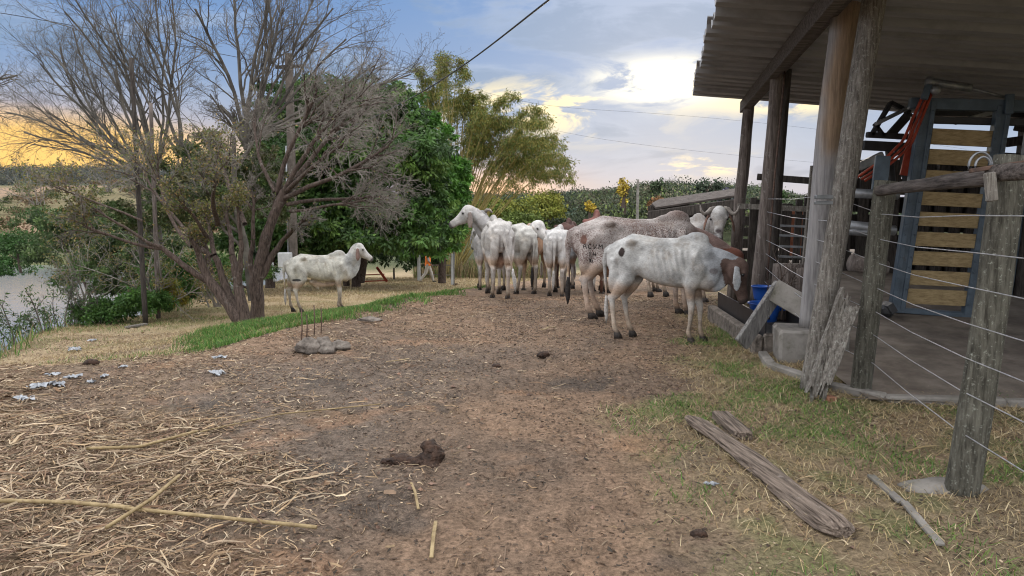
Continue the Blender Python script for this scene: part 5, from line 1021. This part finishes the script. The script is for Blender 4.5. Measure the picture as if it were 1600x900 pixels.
LV = lambda n1, n2, n3, n4, grav=.05, lo1=.25: [dict(wob=.09, grav=grav, pts=9, taper=.45), dict(n=n1, L=.55, ang=.5, wob=.16, grav=grav, r=.62, lo=lo1, pts=7, taper=.35), dict(n=n2, L=.55, ang=.6, wob=.2, grav=grav * .8, r=.6, lo=.2, pts=6, taper=.35), dict(n=n3, L=.5, ang=.7, wob=.25, grav=.02, r=.55, lo=.15, pts=5, taper=.5), dict(n=n4, L=.5, ang=.75, wob=.3, grav=0, r=.7, lo=.15, pts=4, taper=.6)]
OLIVE = [(.14, .15, .04), (.20, .19, .07), (.09, .11, .03), (.24, .17, .07)]
# 1: near multi-stemmed tree at the grass bank
d = 14.0; b1 = at(376, 502, d)
bare_tree(b1, 'near multi-stemmed bare tree with wide low branches rooted at the green bank', [
    S(325, 440, d, 300, 372, d - .3, .055), S(335, 398, d, 318, 340, d + .4, .05), S(362, 398, d, 352, 325, d + .2, .055), S(377, 373, d - .2, 384, 310, d - .4, .045),
    S(230, 378, d - .5, 150, 310, d - 1, 0.030), S(254, 388, d - .3, 120, 385, d - 1.2, 0.034), S(330, 400, d + .4, 190, 300, d + 1.5, 0.041), S(342, 350, d + .2, 290, 270, d - 1.2, 0.051), S(384, 350, d - .4, 360, 265, d + 1, 0.048), S(300, 385, d, 210, 330, d + 1, 0.041), S(325, 370, d, 270, 310, d - .8, 0.041), S(225, 345, d - 1, 90, 310, d - 1, 0.020)],
    LV(6, 7, 7, 4, .02, .62), 11, leafn=8000, leafcol=OLIVE, leafsize=(.055, .028), bare=[
    [(371, 506, d, .12), (348, 468, d, .10), (325, 440, d, .085), (312, 405, d, .06), (300, 372, d - .3, .04)], [(326, 442, d, .06), (290, 418, d - .2, .055), (254, 388, d - .3, .045), (230, 378, d - .5, .03)],
    [(374, 500, d, .10), (352, 456, d + .1, .075), (335, 398, d, .055)], [(378, 502, d, .11), (369, 437, d, .085), (362, 398, d, .06)], [(370, 450, d, .06), (375, 420, d - .1, .05), (377, 373, d - .2, .04)]])
# 2: its neighbour, crown of dense grey twigs spread to the right
d = 14.8; b2 = at(402, 497, d)
bare_tree(b2, 'bare tree with ribbed grey trunk and a dense crown of grey twigs spreading right', [
    S(428, 340, d, 450, 280, d, .075), S(424, 345, d, 432, 290, d + .3, .06), S(440, 378, d, 480, 335, d - .5, .045), S(396, 373, d, 388, 300, d, .045),
    S(448, 300, d, 560, 160, d + .4, 0.058), S(445, 310, d, 600, 220, d - .5, 0.054), S(440, 310, d, 520, 120, d - .6, 0.054), S(436, 300, d, 470, 130, d, 0.054), S(450, 320, d, 610, 275, d + .4, 0.041), S(455, 330, d, 570, 320, d - .8, 0.034), S(432, 300, d, 400, 190, d + .6, 0.041), S(450, 300, d, 540, 240, d - 1.5, 0.048)],
    LV(9, 8, 7, 3, -.005, .5), 21, leafn=500, leafcol=OLIVE, leafsize=(.05, .025), bare=[
    [(397, 502, d, .16), (399, 470, d, .13), (399, 440, d, .125), (407, 405, d, .12), (416, 373, d, .11), (428, 338, d, .09), (448, 296, d, .07)], [(399, 446, d, .08), (389, 410, d, .05), (396, 373, d, .045)], [(408, 432, d, .08), (425, 400, d, .06), (440, 378, d, .045), (465, 352, d - .3, .035)], [(404, 420, d + .1, .08), (410, 380, d + .1, .06), (424, 345, d + .2, .05), (434, 310, d + .3, .045)]])
# 3 tall bare tree far left, behind the poles; 4 the one behind it to the right
d = 20.0; b3 = at(255, 470, d)
bare_tree(b3, 'tall bare tree fanning out against the sky at far left', [
    S(255, 470, d, 250, 300, d, 0.109), S(250, 320, d, 243, 275, d, 0.102), S(246, 290, d, 120, 215, d - 1, 0.051), S(246, 285, d, 80, 150, d + 1, 0.048), S(248, 280, d, 165, 120, d - 1, 0.051), S(250, 275, d, 215, 60, d + .5, 0.054), S(252, 275, d, 265, 40, d - .5, 0.041), S(246, 295, d, 90, 240, d + 1.4, 0.037), S(243, 280, d, 130, 60, d, 0.041), S(290, 240, d, 330, 40, d, 0.048), S(287, 300, d, 291, 232, d, 0.068), S(289, 240, d, 285, 60, d + 1, 0.048), S(286, 245, d, 225, 90, d - 1, 0.041),
    S(246, 285, d, 15, 215, d, .04), S(246, 280, d, 30, 165, d + 1, .04), S(246, 278, d, 60, 110, d, .04), S(246, 278, d, 95, 75, d + .5, .045), S(247, 275, d, 150, 30, d + .8, .045), S(248, 275, d, 190, 8, d - .5, .045), S(250, 275, d, 235, 5, d + 1, .045), S(252, 270, d, 290, 10, d, .045), S(288, 238, d, 320, 15, d + .5, .045), S(246, 290, d, 60, 240, d - .5, .02)],
    [dict(q, r=q.get('r', 1) * .82) for q in LV(8, 7, 5, 2, .03)], 31, ('dark_twig', 'dark_twig'))
d = 18.0; b4 = at(392, 470, d)
bare_tree(b4, 'tall bare tree with upright dark limbs above the green thicket', [
    S(392, 470, d, 392, 215, d, 0.109), S(392, 235, d, 375, 160, d, 0.075), S(392, 225, d, 345, 20, d - .6, 0.054), S(392, 220, d, 400, 10, d + .6, 0.054), S(394, 215, d, 455, 20, d, 0.054), S(392, 215, d, 420, -30, d - .6, 0.048), S(395, 220, d, 500, 50, d + .5, 0.048), S(388, 230, d, 330, 150, d - .8, 0.034), S(396, 225, d, 550, 70, d, 0.041), S(390, 225, d, 370, -10, d, 0.048), S(396, 215, d, 600, 120, d + .5, 0.041), S(394, 220, d, 640, 100, d, .035), S(394, 220, d, 480, 15, d - .5, .04), S(394, 215, d, 530, 30, d + .8, .04), S(394, 220, d, 580, 60, d - .4, .04), S(394, 218, d, 640, 150, d + .5, .035)],
    [dict(q, r=q.get('r', 1) * .82) for q in LV(8, 7, 5, 2, .03)], 41, ('dark_twig', 'dark_twig'))
d = 15.0
bare_tree(at(-60, 480, d), 'bare limb of a tree standing outside the left edge of the picture', [S(-60, 480, d, -70, 250, d, .13), S(-60, 200, d, 10, 130, d, .04), S(-70, 260, d, -20, 170, d, .06), S(-60, 180, d, 30, 95, d, .035)], LV(4, 4, 3, 2, -.03), 51, ('dark_twig', 'dark_twig'))

def burst(lobes, g, n=8, f=.38):
    o = []
    for c, r in lobes:
        c = np.array(c); r = np.array(r); o.append((c, r * .72))
        for u in unit(g.normal(size=(n, 3))):
            u[2] = abs(u[2]) if u[2] < -.4 else u[2]; o.append((c + u * r * g.uniform(.70, 1.08), r * f * g.uniform(.6, 1.25)))
    return o
def crown(name, label, base, lobes, nleaf, lsize, cols, trunk=None, seed=1, group=None, cat='tree', shell=.55, droop=.4, mat='leaf', clumps=None, dark=None, parent=None, asp=.42):
    """lobes: list of (centre, radii) in world space; leaves gather in small clumps over each lobe"""
    g = np.random.default_rng(seed); root = empty(name, tuple(base), 0, label, cat, group); b0 = np.array(base)
    L = np.array([np.r_[c, r] for c, r in (burst(lobes, g) if nleaf > 15000 else lobes)]); wts = (L[:, 3] * L[:, 4] + L[:, 3] * L[:, 5]); wts /= wts.sum(); nc_ = clumps or max(40, nleaf // 45)
    k = g.choice(len(L), nc_, p=wts); u = unit(g.normal(size=(nc_, 3))); u[:, 2] = np.where(u[:, 2] < -.5, -u[:, 2], u[:, 2]); rr_ = g.uniform(shell, 1.08, nc_)[:, None]
    cc = L[k, :3] + u * L[k, 3:] * rr_; cs = L[k, 3:].mean(1) * g.uniform(.13, .30, nc_)
    c0 = np.array(cols)[g.integers(0, len(cols), nc_)] * g.uniform(.65, 1.3, nc_)[:, None]
    q = g.integers(0, nc_, nleaf); v = unit(g.normal(size=(nleaf, 3))) * g.uniform(0, 1, (nleaf, 1)) ** .5; p = cc[q] + v * cs[q][:, None] * np.array([1.15, 1.15, .75])
    c = c0[q] * g.uniform(.75, 1.25, nleaf)[:, None]
    V, Q, c = leaves(p - b0, lsize * g.uniform(.6, 1.2, nleaf), lsize * asp * g.uniform(.7, 1.2, nleaf), droop, dirs=v, col=c); link('foliage', make_mesh('foliage', V, Q, c, False), MT[mat], root)
    if trunk:
        P_ = []
        for (p0, p1, r) in trunk: P_.append((np.array(p0), np.array(p1) - np.array(p0), float(np.linalg.norm(np.array(p1) - np.array(p0))), r))
        out = grow(P_, [dict(wob=.08, grav=.02, pts=7, taper=.5), dict(n=5, L=.6, ang=.7, wob=.15, grav=.04, r=.6, lo=.3, pts=6)], g); out = [(a - b0, r) for a, r in out]; V, Q = tree_mesh(out, 0, 2, [8, 5]); link('trunk', make_mesh('trunk', V, Q), MT['bark'], root)
    return root
def lobe(px, py, d, rx, rz, ry=None):
    s = d / FPX; return (P3(px, py, d), (rx * s, (ry or rx) * s, rz * s))
MANGO = [(.06, .13, .028), (.08, .17, .035), (.045, .09, .024), (.12, .21, .045), (.035, .07, .022)]
# mango tree group
crown('mango_tree', 'large dense dark green mango tree behind the lone zebu', at(590, 446, 33), [lobe(600, 305, 33, 112, 110), lobe(540, 235, 34, 105, 95), lobe(640, 370, 31, 85, 60), lobe(560, 370, 31, 90, 55), lobe(660, 270, 33, 56, 70), lobe(635, 235, 34, 50, 50), lobe(500, 350, 34, 90, 80), lobe(585, 215, 34, 60, 55)], 95000, .26, MANGO,
      [(at(555, 448, 33), at(560, 330, 33), .22), (at(562, 440, 33), at(600, 320, 33), .2), (at(540, 446, 33), at(520, 330, 33), .15)], 61, shell=.45, droop=.7)
crown('mango_tree', 'rounder bright green mango tree at the right end of the thicket', at(690, 440, 36), [lobe(690, 300, 36, 42, 75), lobe(700, 360, 35, 38, 45), lobe(675, 230, 37, 35, 42), lobe(712, 290, 37, 22, 40), lobe(665, 380, 34, 50, 40)], 30000, .26, [(.08, .20, .03), (.11, .26, .04), (.06, .15, .025)],
      [(at(690, 442, 36), at(692, 330, 36), .2)], 62, shell=.45, droop=.7)
crown('mango_tree', 'dark green tree mass behind the bare twigs left of the concrete pole', at(420, 450, 30), [lobe(430, 280, 30, 85, 90), lobe(360, 320, 29, 80, 75), lobe(470, 210, 31, 60, 70), lobe(410, 370, 29, 90, 50), lobe(520, 180, 31, 60, 50), lobe(320, 300, 29, 60, 55), lobe(470, 400, 30, 60, 40)], 60000, .20, [(.05, .11, .025), (.07, .14, .03), (.035, .08, .02), (.10, .15, .04)],
      [(at(420, 450, 30), at(430, 330, 30), .2)], 63, shell=.4, droop=.6)
crown('vine_thicket', 'olive green vine-covered thicket behind the near bare tree', at(330, 450, 19), [lobe(320, 290, 19, 70, 50), lobe(270, 315, 19, 60, 40), lobe(380, 270, 19.5, 60, 55), lobe(330, 340, 18.5, 90, 40), lobe(220, 350, 19, 60, 30), lobe(420, 330, 20, 50, 50)], 42000, .085, [(.09, .11, .04), (.07, .095, .03), (.06, .10, .03), (.11, .11, .05)], [(at(330, 450, 19), at(330, 330, 19), .1)], 64, shell=.25, cat='bush', asp=.5)
crown('undergrowth', 'dark undergrowth added to darken the gap beneath the mango trees', at(560, 440, 40), [lobe(500, 405, 41, 70, 38), lobe(580, 400, 41, 70, 40), lobe(640, 405, 42, 45, 32), lobe(440, 400, 40, 50, 36), lobe(400, 410, 40, 40, 28), lobe(550, 370, 42, 120, 40)], 26000, .26, [(.03, .06, .018), (.04, .08, .022), (.022, .045, .015)], [(at(560, 442, 41), at(560, 400, 41), .12)], 65, shell=.2, cat='bush')  # dark-leaved bushes added so the bright gap under the crowns reads dark
# bank shrubs over the pond
for k, (px, py, d, lobes_, n_, cols_, lab, ls) in enumerate((
    (140, 470, 23, [lobe(110, 370, 24, 75, 45), lobe(170, 410, 23, 70, 50), lobe(230, 400, 22, 60, 55), lobe(190, 445, 21.5, 60, 36), lobe(120, 430, 22.5, 48, 32), lobe(250, 445, 20.5, 50, 34), lobe(60, 405, 25, 40, 25)], 40000, [(.07, .12, .04), (.055, .09, .035), (.10, .15, .05)], 'large leafy shrub growing over the water at left', .12),
    (285, 470, 19, [lobe(270, 440, 19, 50, 45), lobe(320, 430, 20, 40, 40), lobe(240, 465, 18, 40, 30)], 12000, [(.06, .14, .03), (.08, .17, .04)], 'green bush right behind the two thin poles', .10),
    (260, 480, 17.2, [lobe(256, 458, 17.2, 18, 22), lobe(272, 470, 17.2, 16, 16)], 3500, [(.30, .25, .04), (.20, .22, .04)], 'small yellowing bush beside the thin brown pole', .09),
    (170, 505, 16, [lobe(150, 490, 16.2, 45, 22), lobe(205, 480, 16, 35, 24), lobe(240, 475, 16.5, 26, 22)], 9000, [(.05, .12, .025), (.07, .15, .03)], 'low dark green bush on the bank left of the poles', .09),
    (395, 450, 27, [lobe(340, 425, 26, 40, 28), lobe(400, 430, 27, 30, 24), lobe(290, 430, 26, 30, 22)], 9000, [(.10, .19, .04), (.07, .14, .03)], 'light green weeds behind the bare trunks', .10),
    (30, 420, 27, [lobe(20, 385, 27, 50, 26), lobe(90, 350, 27, 45, 24), lobe(10, 415, 30, 40, 28), lobe(-30, 425, 29, 40, 30)], 8000, [(.05, .12, .03), (.04, .09, .02)], 'dark shrub at the left picture edge across the water', .13))):
    crown('shrub', lab, at(px, py, d), lobes_, n_, ls, cols_, [(at(px, py + 6, d), np.array(lobes_[0][0]), .05)], 70 + k, 'shrubs along the pond bank', 'shrub', shell=.2, asp=.45)
# scraggly half-bare saplings over the water
g = np.random.default_rng(5)
for k, (px, py, tx_, ty_, d, lab) in enumerate(((60, 535, 45, 450, 14.5, 'thin leafy sapling over the water near the left edge'), (95, 530, 75, 420, 15.5, 'slender leaning sapling second from the left edge'), (10, 540, -5, 470, 14, 'sapling cut by the left edge of the picture'), (150, 520, 130, 400, 16, 'arching sapling before the large leafy shrub'))):
    bare_tree(at(px, py, d), lab, [S(px, py, d, tx_, ty_, d, .018), S(px, py, d, (px * 1.6 - tx_ * .6), ty_ + 30, d + .4, .015), S(px, py, d, tx_ - 25, ty_ + 40, d - .4, .012)], [dict(wob=.1, grav=-.02, pts=8), dict(n=7, L=.35, ang=.7, wob=.15, grav=0, r=.6, lo=.2, pts=5), dict(n=4, L=.5, ang=.7, wob=.2, grav=-.02, r=.7, lo=.2, pts=4)], 80 + k, ('dark_twig', 'dark_twig'), 1, 'saplings on the pond bank', 420, [(.06, .12, .03), (.05, .09, .025)], (.10, .022))
for k, (px, py, d, h, lab) in enumerate(((230, 485, 17, 120, 'tangled grey dead shrub behind the poles'), (120, 480, 21, 110, 'grey dead shrub standing in the leafy shrub'), (175, 300, 26, 60, 'leafless brown scrub on the skyline at left'), (330, 480, 17, 60, 'dry weed clump left of the trunks'), (60, 320, 40, 60, 'leafless scrub on the far bank'))):
    g2 = np.random.default_rng(90 + k); st = [S(px + g2.normal(0, 8), py, d, px + g2.normal(0, h * .55), py - h * g2.uniform(.5, 1), d + g2.normal(0, .5), .02) for _ in range(9)]
    bare_tree(at(px, py, d), lab, st, [dict(wob=.12, grav=0, pts=7), dict(n=6, L=.45, ang=.6, wob=.2, grav=0, r=.6, lo=.2, pts=5), dict(n=5, L=.55, ang=.7, wob=.25, grav=0, r=.7, lo=.2, pts=4)], 95 + k, ('twig', 'twig'), 1, 'dead shrubs on the bank', 1500 if k != 2 else 300, OLIVE, (.06, .03))

# ------------------------------------------------------------------ bamboo
g = np.random.default_rng(17); D0 = 46; bb = at(706, 420, D0); root = empty('bamboo_clump', tuple(bb), 0, 'arching golden green bamboo clump behind the mango trees', 'bamboo')
tips = [(712, 100), (690, 118), (735, 165), (870, 250), (840, 200), (885, 245), (760, 185), (800, 170), (835, 185), (780, 200), (850, 210), (870, 235), (885, 262), (880, 275), (845, 250), (820, 225), (800, 240), (770, 215), (745, 200), (720, 150), (700, 170), (680, 140), (860, 285), (740, 190), (790, 190), (810, 200), (755, 175), (700, 110), (830, 235), (768, 235), (665, 165), (650, 130), (720, 120), (850, 235), (820, 270)]
Ps = []; LP = []; LD = []
for k in range(66):
    tx_, ty_ = tips[k % len(tips)]; tx_ += g.normal(0, 9); ty_ += g.normal(0, 9); dd_ = D0 + g.normal(0, 2.2); p0 = np.array(at(706 + g.normal(0, 9), 425, D0 + g.normal(0, .6))); p3 = np.array(at(tx_, ty_, dd_))
    hz = p3 - p0; arch = abs(tx_ - 706) / 180; p1 = p0 + np.array([hz[0] * .34, hz[1] * .34, hz[2] * .62]); p2 = p0 + np.array([hz[0] * .72, hz[1] * .72, hz[2] * (1.02 + .22 * arch)])
    s = np.linspace(0, 1, 16)[:, None]; P = (1 - s) ** 3 * p0 + 3 * s * (1 - s) ** 2 * p1 + 3 * s ** 2 * (1 - s) * p2 + s ** 3 * p3; Ps.append(P)
    for q in range(8, 16):
        ntw = 2 if q < 11 else 7
        for _ in range(ntw):
            a = P[q] + (P[q] - P[q - 1]) * g.uniform(-1, 0); dv = unit(g.normal(size=3) + np.array([.3 * np.sign(tx_ - 706), 0, .1])); Lt = g.uniform(.18, .62) * (.7 if q < 10 else 1)
            for u in np.linspace(.15, 1, 13 if q > 6 else 4): LP.append(a + dv * Lt * u + np.array([0, 0, -.3 * u * u * Lt]) + g.normal(0, .07, 3)); LD.append(dv * .9 + np.array([0, 0, -.6]))
Ps = np.array(Ps) - np.array(bb); V, Q = tubes(Ps, np.linspace(.040, .010, 16)[None].repeat(len(Ps), 0), 5); link('culms', make_mesh('culms', V, Q), nmat('culm', (.20, .16, .05), (.34, .28, .11), 3, .6, 0), root)
LP = np.array(LP) - np.array(bb); LD = np.array(LD); rp = 2; LP = np.repeat(LP, rp, 0) + g.normal(0, .07, (len(LP) * rp, 3)); LD = np.repeat(LD, rp, 0); nL = len(LP)
cb = np.array([(.22, .21, .04), (.15, .19, .04), (.27, .23, .06), (.10, .14, .03)])[g.integers(0, 4, nL)] * g.uniform(.6, 1.2, nL)[:, None]
V, Q, c = leaves(LP, g.uniform(.12, .24, nL), .045, .25, dirs=LD, col=cb); link('foliage', make_mesh('foliage', V, Q, c, False), MT['leaf'], root); print('bamboo leaves', nL)

# ------------------------------------------------------------------ wooded hill: distinct trees first, the rest a mass
g = np.random.default_rng(23)
def far_tree(px, top, bot, wd, d, cols_, lab, seed, n=1500, group=None):
    h = bot - top; b_ = at(px, bot, d); crown('far_tree', lab, b_, [lobe(px, top + h * .35, d, wd / 2, h * .36), lobe(px - wd * .25, top + h * .45, d, wd * .3, h * .25), lobe(px + wd * .26, top + h * .42, d, wd * .28, h * .26)], n, .55 * d / 150, cols_, [(b_, at(px, top + h * .3, d), .25)], seed, group, shell=.3, mat='far_leaf', asp=.7)
far_tree(972, 280, 325, 17, 92, [(.52, .38, .05), (.42, .31, .05)], 'yellow flowering tree on the hill skyline', 101, 500)
far_tree(921, 313, 345, 13, 93, [(.52, .38, .05), (.42, .31, .05)], 'small yellow flowering tree low on the hill', 102, 350)
far_tree(974, 308, 335, 9, 99, [(.45, .36, .05)], 'tiny yellowish tree below the skyline one', 103, 250)
far_tree(1028, 310, 350, 44, 88, [(.22, .11, .05), (.17, .10, .05), (.28, .14, .06)], 'rusty brown tree left of the low shelter', 104, 1600)
far_tree(1140, 296, 330, 40, 88, [(.11, .10, .15), (.07, .09, .07)], 'mauve flowering tree behind the low shelter', 105, 900)
far_tree(1095, 279, 330, 26, 115, [(.045, .065, .04)], 'spreading dark tree on the skyline, left of a pair', 106, 500)
far_tree(1118, 281, 330, 24, 115, [(.045, .065, .04)], 'spreading dark tree on the skyline, right of a pair', 107, 500)
far_tree(1024, 280, 330, 28, 115, [(.05, .075, .035)], 'tall dark tree on the hill skyline by the utility pole', 108, 600)
far_tree(1215, 296, 340, 30, 93, [(.05, .09, .03)], 'green tree seen between the roof posts', 109, 700)
far_tree(1248, 312, 345, 24, 99, [(.05, .09, .03)], 'lower green tree seen left of the corral post', 110, 500)
for k, (px, py, d, rx, rz, cols_, lab) in enumerate(((790, 332, 75, 60, 18, [(.19, .20, .035), (.12, .15, .03)], 'yellow green tree at the foot of the bamboo'), (850, 325, 85, 32, 24, [(.22, .22, .04), (.16, .18, .03)], 'mustard green tree right of the bamboo'), (760, 345, 65, 50, 30, [(.09, .13, .025), (.15, .17, .03)], 'olive tree behind the leftmost cow'), (815, 355, 60, 40, 20, [(.10, .14, .03)], 'low olive bush behind the herd'))):
    crown('far_tree', lab, at(px, 370, d), [lobe(px, py, d, rx, rz), lobe(px - rx * .4, py + 8, d, rx * .6, rz * .8), lobe(px + rx * .4, py + 6, d, rx * .6, rz * .8)], 9000, .30, cols_, [(at(px, 372, d), at(px, py, d), .15)], 120 + k, 'yellow green trees beyond the herd', shell=.3, mat='far_leaf', asp=.6)
CC, CR, CO = [], [], []
for k in range(2300):
    px = g.uniform(640, 1420); d = g.uniform(95, 240); x = (px - 800) / FPX * d; z = float(ground_z(x, d, False)); r = g.choice([g.uniform(1.2, 2.2), g.uniform(2, 3.4), g.uniform(3, 4.8)], p=[.45, .4, .15])
    sky_y = np.interp(px, [640, 740, 850, 930, 960, 1020, 1060, 1100, 1140, 1180, 1250, 1320, 1420], [312, 306, 305, 298, 295, 285, 283, 286, 287, 290, 308, 322, 325]) + (g.uniform(-1, 9) if g.random() < .9 else g.uniform(-7, 0))
    topmax = EYE + (325 - sky_y) * d / FPX; zc = min(z + r * .9, topmax - r * .75)
    if zc < z - 3: continue
    CC.append((x, d, zc)); CR.append((r, r, r * .8)); t_ = g.random(); base_ = (.055, .070, .045) if t_ < .45 else (.075, .095, .05) if t_ < .7 else (.10, .13, .045) if t_ < .82 else (.13, .12, .08) if t_ < .93 else (.06, .095, .07)
    CO.append(np.array(base_) * 1.0 * g.uniform(.6, 1.35))
for k in range(900):     # low wooded ridge at far left, haze painted into its paler bluish leaf colour
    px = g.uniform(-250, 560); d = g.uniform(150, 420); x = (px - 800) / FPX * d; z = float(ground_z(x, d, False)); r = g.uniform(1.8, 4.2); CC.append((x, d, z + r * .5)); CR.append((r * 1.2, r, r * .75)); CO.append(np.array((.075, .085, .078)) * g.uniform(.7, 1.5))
for k in range(260):
    px = g.uniform(-300, 430); d = g.uniform(62, 140); x = (px - 800) / FPX * d; z = float(ground_z(x, d, False)); r = g.uniform(.5, 1.5); CC.append((x, d, z + r * .4)); CR.append((r * 1.3, r, r * .7)); CO.append(np.array((.08, .10, .04) if g.random() < .7 else (.15, .10, .06)) * g.uniform(.7, 1.4))
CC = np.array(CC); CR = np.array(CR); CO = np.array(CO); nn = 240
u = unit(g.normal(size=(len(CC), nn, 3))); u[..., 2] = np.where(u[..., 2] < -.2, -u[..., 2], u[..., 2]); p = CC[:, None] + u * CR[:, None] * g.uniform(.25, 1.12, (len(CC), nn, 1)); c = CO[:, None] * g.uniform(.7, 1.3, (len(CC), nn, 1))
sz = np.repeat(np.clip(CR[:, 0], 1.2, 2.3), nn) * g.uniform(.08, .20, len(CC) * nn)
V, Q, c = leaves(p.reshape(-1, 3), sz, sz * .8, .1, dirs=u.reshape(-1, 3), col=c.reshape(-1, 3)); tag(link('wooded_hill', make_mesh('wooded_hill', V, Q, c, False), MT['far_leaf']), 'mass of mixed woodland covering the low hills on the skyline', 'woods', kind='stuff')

# ------------------------------------------------------------------ poles, gate, cables
def pole(name, x, y0, y1, d, r, mat, lab, cat='pole', lean=0):
    return tag(rough_post(name, P3(x, y0, d), P3(x + lean, y1, d), r, r * .8, MT[mat], None, 10, .01, x), lab, cat)
pole('thin_pole', 221, 506, 98, 15.8, .055, 'dark_wood', 'taller dark slender pole standing on the bank at left')
pole('thin_pole', 242, 498, 165, 16.6, .05, 'brown_post', 'shorter brown slender pole right of the dark one', lean=5)
up = empty('utility_pole', tuple(at(457, 452, 27)), 0, 'square concrete utility pole behind the bare trees with a grey meter box', 'utility pole'); off = -np.array(at(457, 452, 27))
m = MB(); m.bar(P3(458, 455, 27), P3(461, 92, 27), .24, .24, up=(0, 1, 0), bev=.02); o = m.build('shaft', MT['pole_concrete'], up); o.location = tuple(off)
m = MB(); m.box(P3(445, 406, 26.6), (.46, .25, .54), bev=.02); o = m.build('meter_box', MT['box_paint'], up); o.location = tuple(off)
m = MB(); m.tube([P3(450, 395, 26.7), P3(452, 230, 26.7)], .03, 8); o = m.build('conduit', MT['grey_steel'], up, True); o.location = tuple(off)
m = MB(); m.bar(P3(440, 112, 27), P3(482, 110, 27), .09, .11); o = m.build('crossarm', MT['dark_wood'], up); o.location = tuple(off)
pole('utility_pole', 995, 345, 281, 70, .14, 'concrete', 'distant slim utility pole before the wooded hill', 'utility pole')
def cable(name, pts, r, lab):
    P = np.array([P3(*q) for q in pts]); s = np.linspace(-.25 if name == 'power_cable' else 0, 1, 30); q = np.linspace(0, 1, len(P)); m = MB(); m.tube(np.stack([np.polyval(np.polyfit(q, P[:, k], min(3, len(P) - 1)), s) for k in range(3)], 1), r, 5); tag(m.build(name, MT['black_plastic'], None, True), lab, 'cable')
cable('power_cable', [(871, 0, 10), (790, 66, 13.5), (715, 115, 17), (640, 160, 20.5), (560, 200, 23.5), (462, 235, 26.8)], .016, 'thick twisted overhead cable dropping from the top edge to the utility pole')
cable('thin_wire', [(-200, -10, 20), (0, 28, 20.5), (105, 45, 21), (460, 112, 27)], .010, 'thin overhead wire crossing the sky at upper left')
cable('thin_wire', [(560, 90, 40), (850, 168, 50), (1060, 184, 58), (1500, 235, 70)], .008, 'upper faint overhead wire across the clouds')
cable('thin_wire', [(700, 185, 45), (860, 205, 55), (1000, 228, 60), (1350, 262, 75)], .008, 'lower faint overhead wire above the wooded hill')
gate = empty('pasture_gate', tuple(at(676, 440, 41)), 0, 'pale timber gate posts with rails where the person walks', 'gate'); off = -np.array(at(676, 440, 41))
def gp(m, nm, mt, sm=False): o = m.build(nm, MT[mt], gate, sm); o.location = tuple(off)
m = MB(); m.bar(P3(654, 445, 40.5), P3(654, 391, 40.5), .16, .18, up=(0, 1, 0), bev=.02); gp(m, 'post', 'box_paint')
m = MB(); m.bar(P3(706, 450, 36), P3(706, 396, 36), .12, .14, up=(0, 1, 0), bev=.02); gp(m, 'post', 'box_paint')
m = MB(); m.tube([P3(709, 450, 35), P3(709, 362, 35)], .03, 8); gp(m, 'pipe', 'grey_steel', True)
m = MB(); m.bar(P3(654, 414, 41.5), P3(706, 414, 37.5), .04, .06); m.bar(P3(654, 428, 41.5), P3(706, 430, 37.5), .04, .05); gp(m, 'rail', 'old_wood')
for k, (x, y0, y1, d, lab) in enumerate(((385, 448, 403, 28, 'pale leaning stake between the bare trunks'), (428, 440, 410, 28, 'short white leaning stake left of the meter box'), (252, 430, 398, 30, 'pale fence stake behind the yellowing bush'), (615, 436, 418, 42, 'short dark stake under the mango tree'))):
    pole('fence_stake', x, y0, y1, d, .06, 'box_paint' if k < 3 else 'brown_post', lab, 'stake', lean=-3 if k == 1 else 0)
m = MB(); a_ = P3(585, 418, 36); m.bar(P3(588, 417, 36), P3(604, 440, 36), .05, .12); m.bar(P3(555, 430, 36.3), P3(600, 428, 36.3), .05, .05); m.bar(P3(560, 440, 36.3), P3(604, 438, 36.3), .05, .05); tag(m.build('red_implement', MT['red_rubber']), 'rusty red farm implement frame in the shade of the mango tree', 'farm implement')
m = MB(); p0 = G(190, 516, .03); p1 = G(222, 512, .05); m.bar(p0, p1, .12, .04, bev=.01); tag(m.build('old_board', MT['old_wood']), 'grey board lying at the foot of the dark slender pole', 'board')
for k in range(5):
    px, py = ((1222, 470), (1195, 470), (1235, 440), (1180, 480), (1250, 462))[k]
bare_tree(at(1215, 500, 8.6), 'tangle of dry thorny sticks standing by the trough', [S(1205, 500, 8.6, 1235, 415, 8.6, .014), S(1200, 500, 8.6, 1228, 425, 8.4, .010), S(1190, 500, 8.8, 1205, 440, 8.7, .010), S(1225, 500, 8.6, 1215, 430, 8.7, .010)], [dict(wob=.12, grav=0, pts=7), dict(n=6, L=.5, ang=.6, wob=.2, grav=0, r=.6, lo=.2, pts=5), dict(n=3, L=.5, ang=.7, wob=.25, grav=0, r=.7, lo=.2, pts=4)], 140, ('bark', 'bark'), 1)
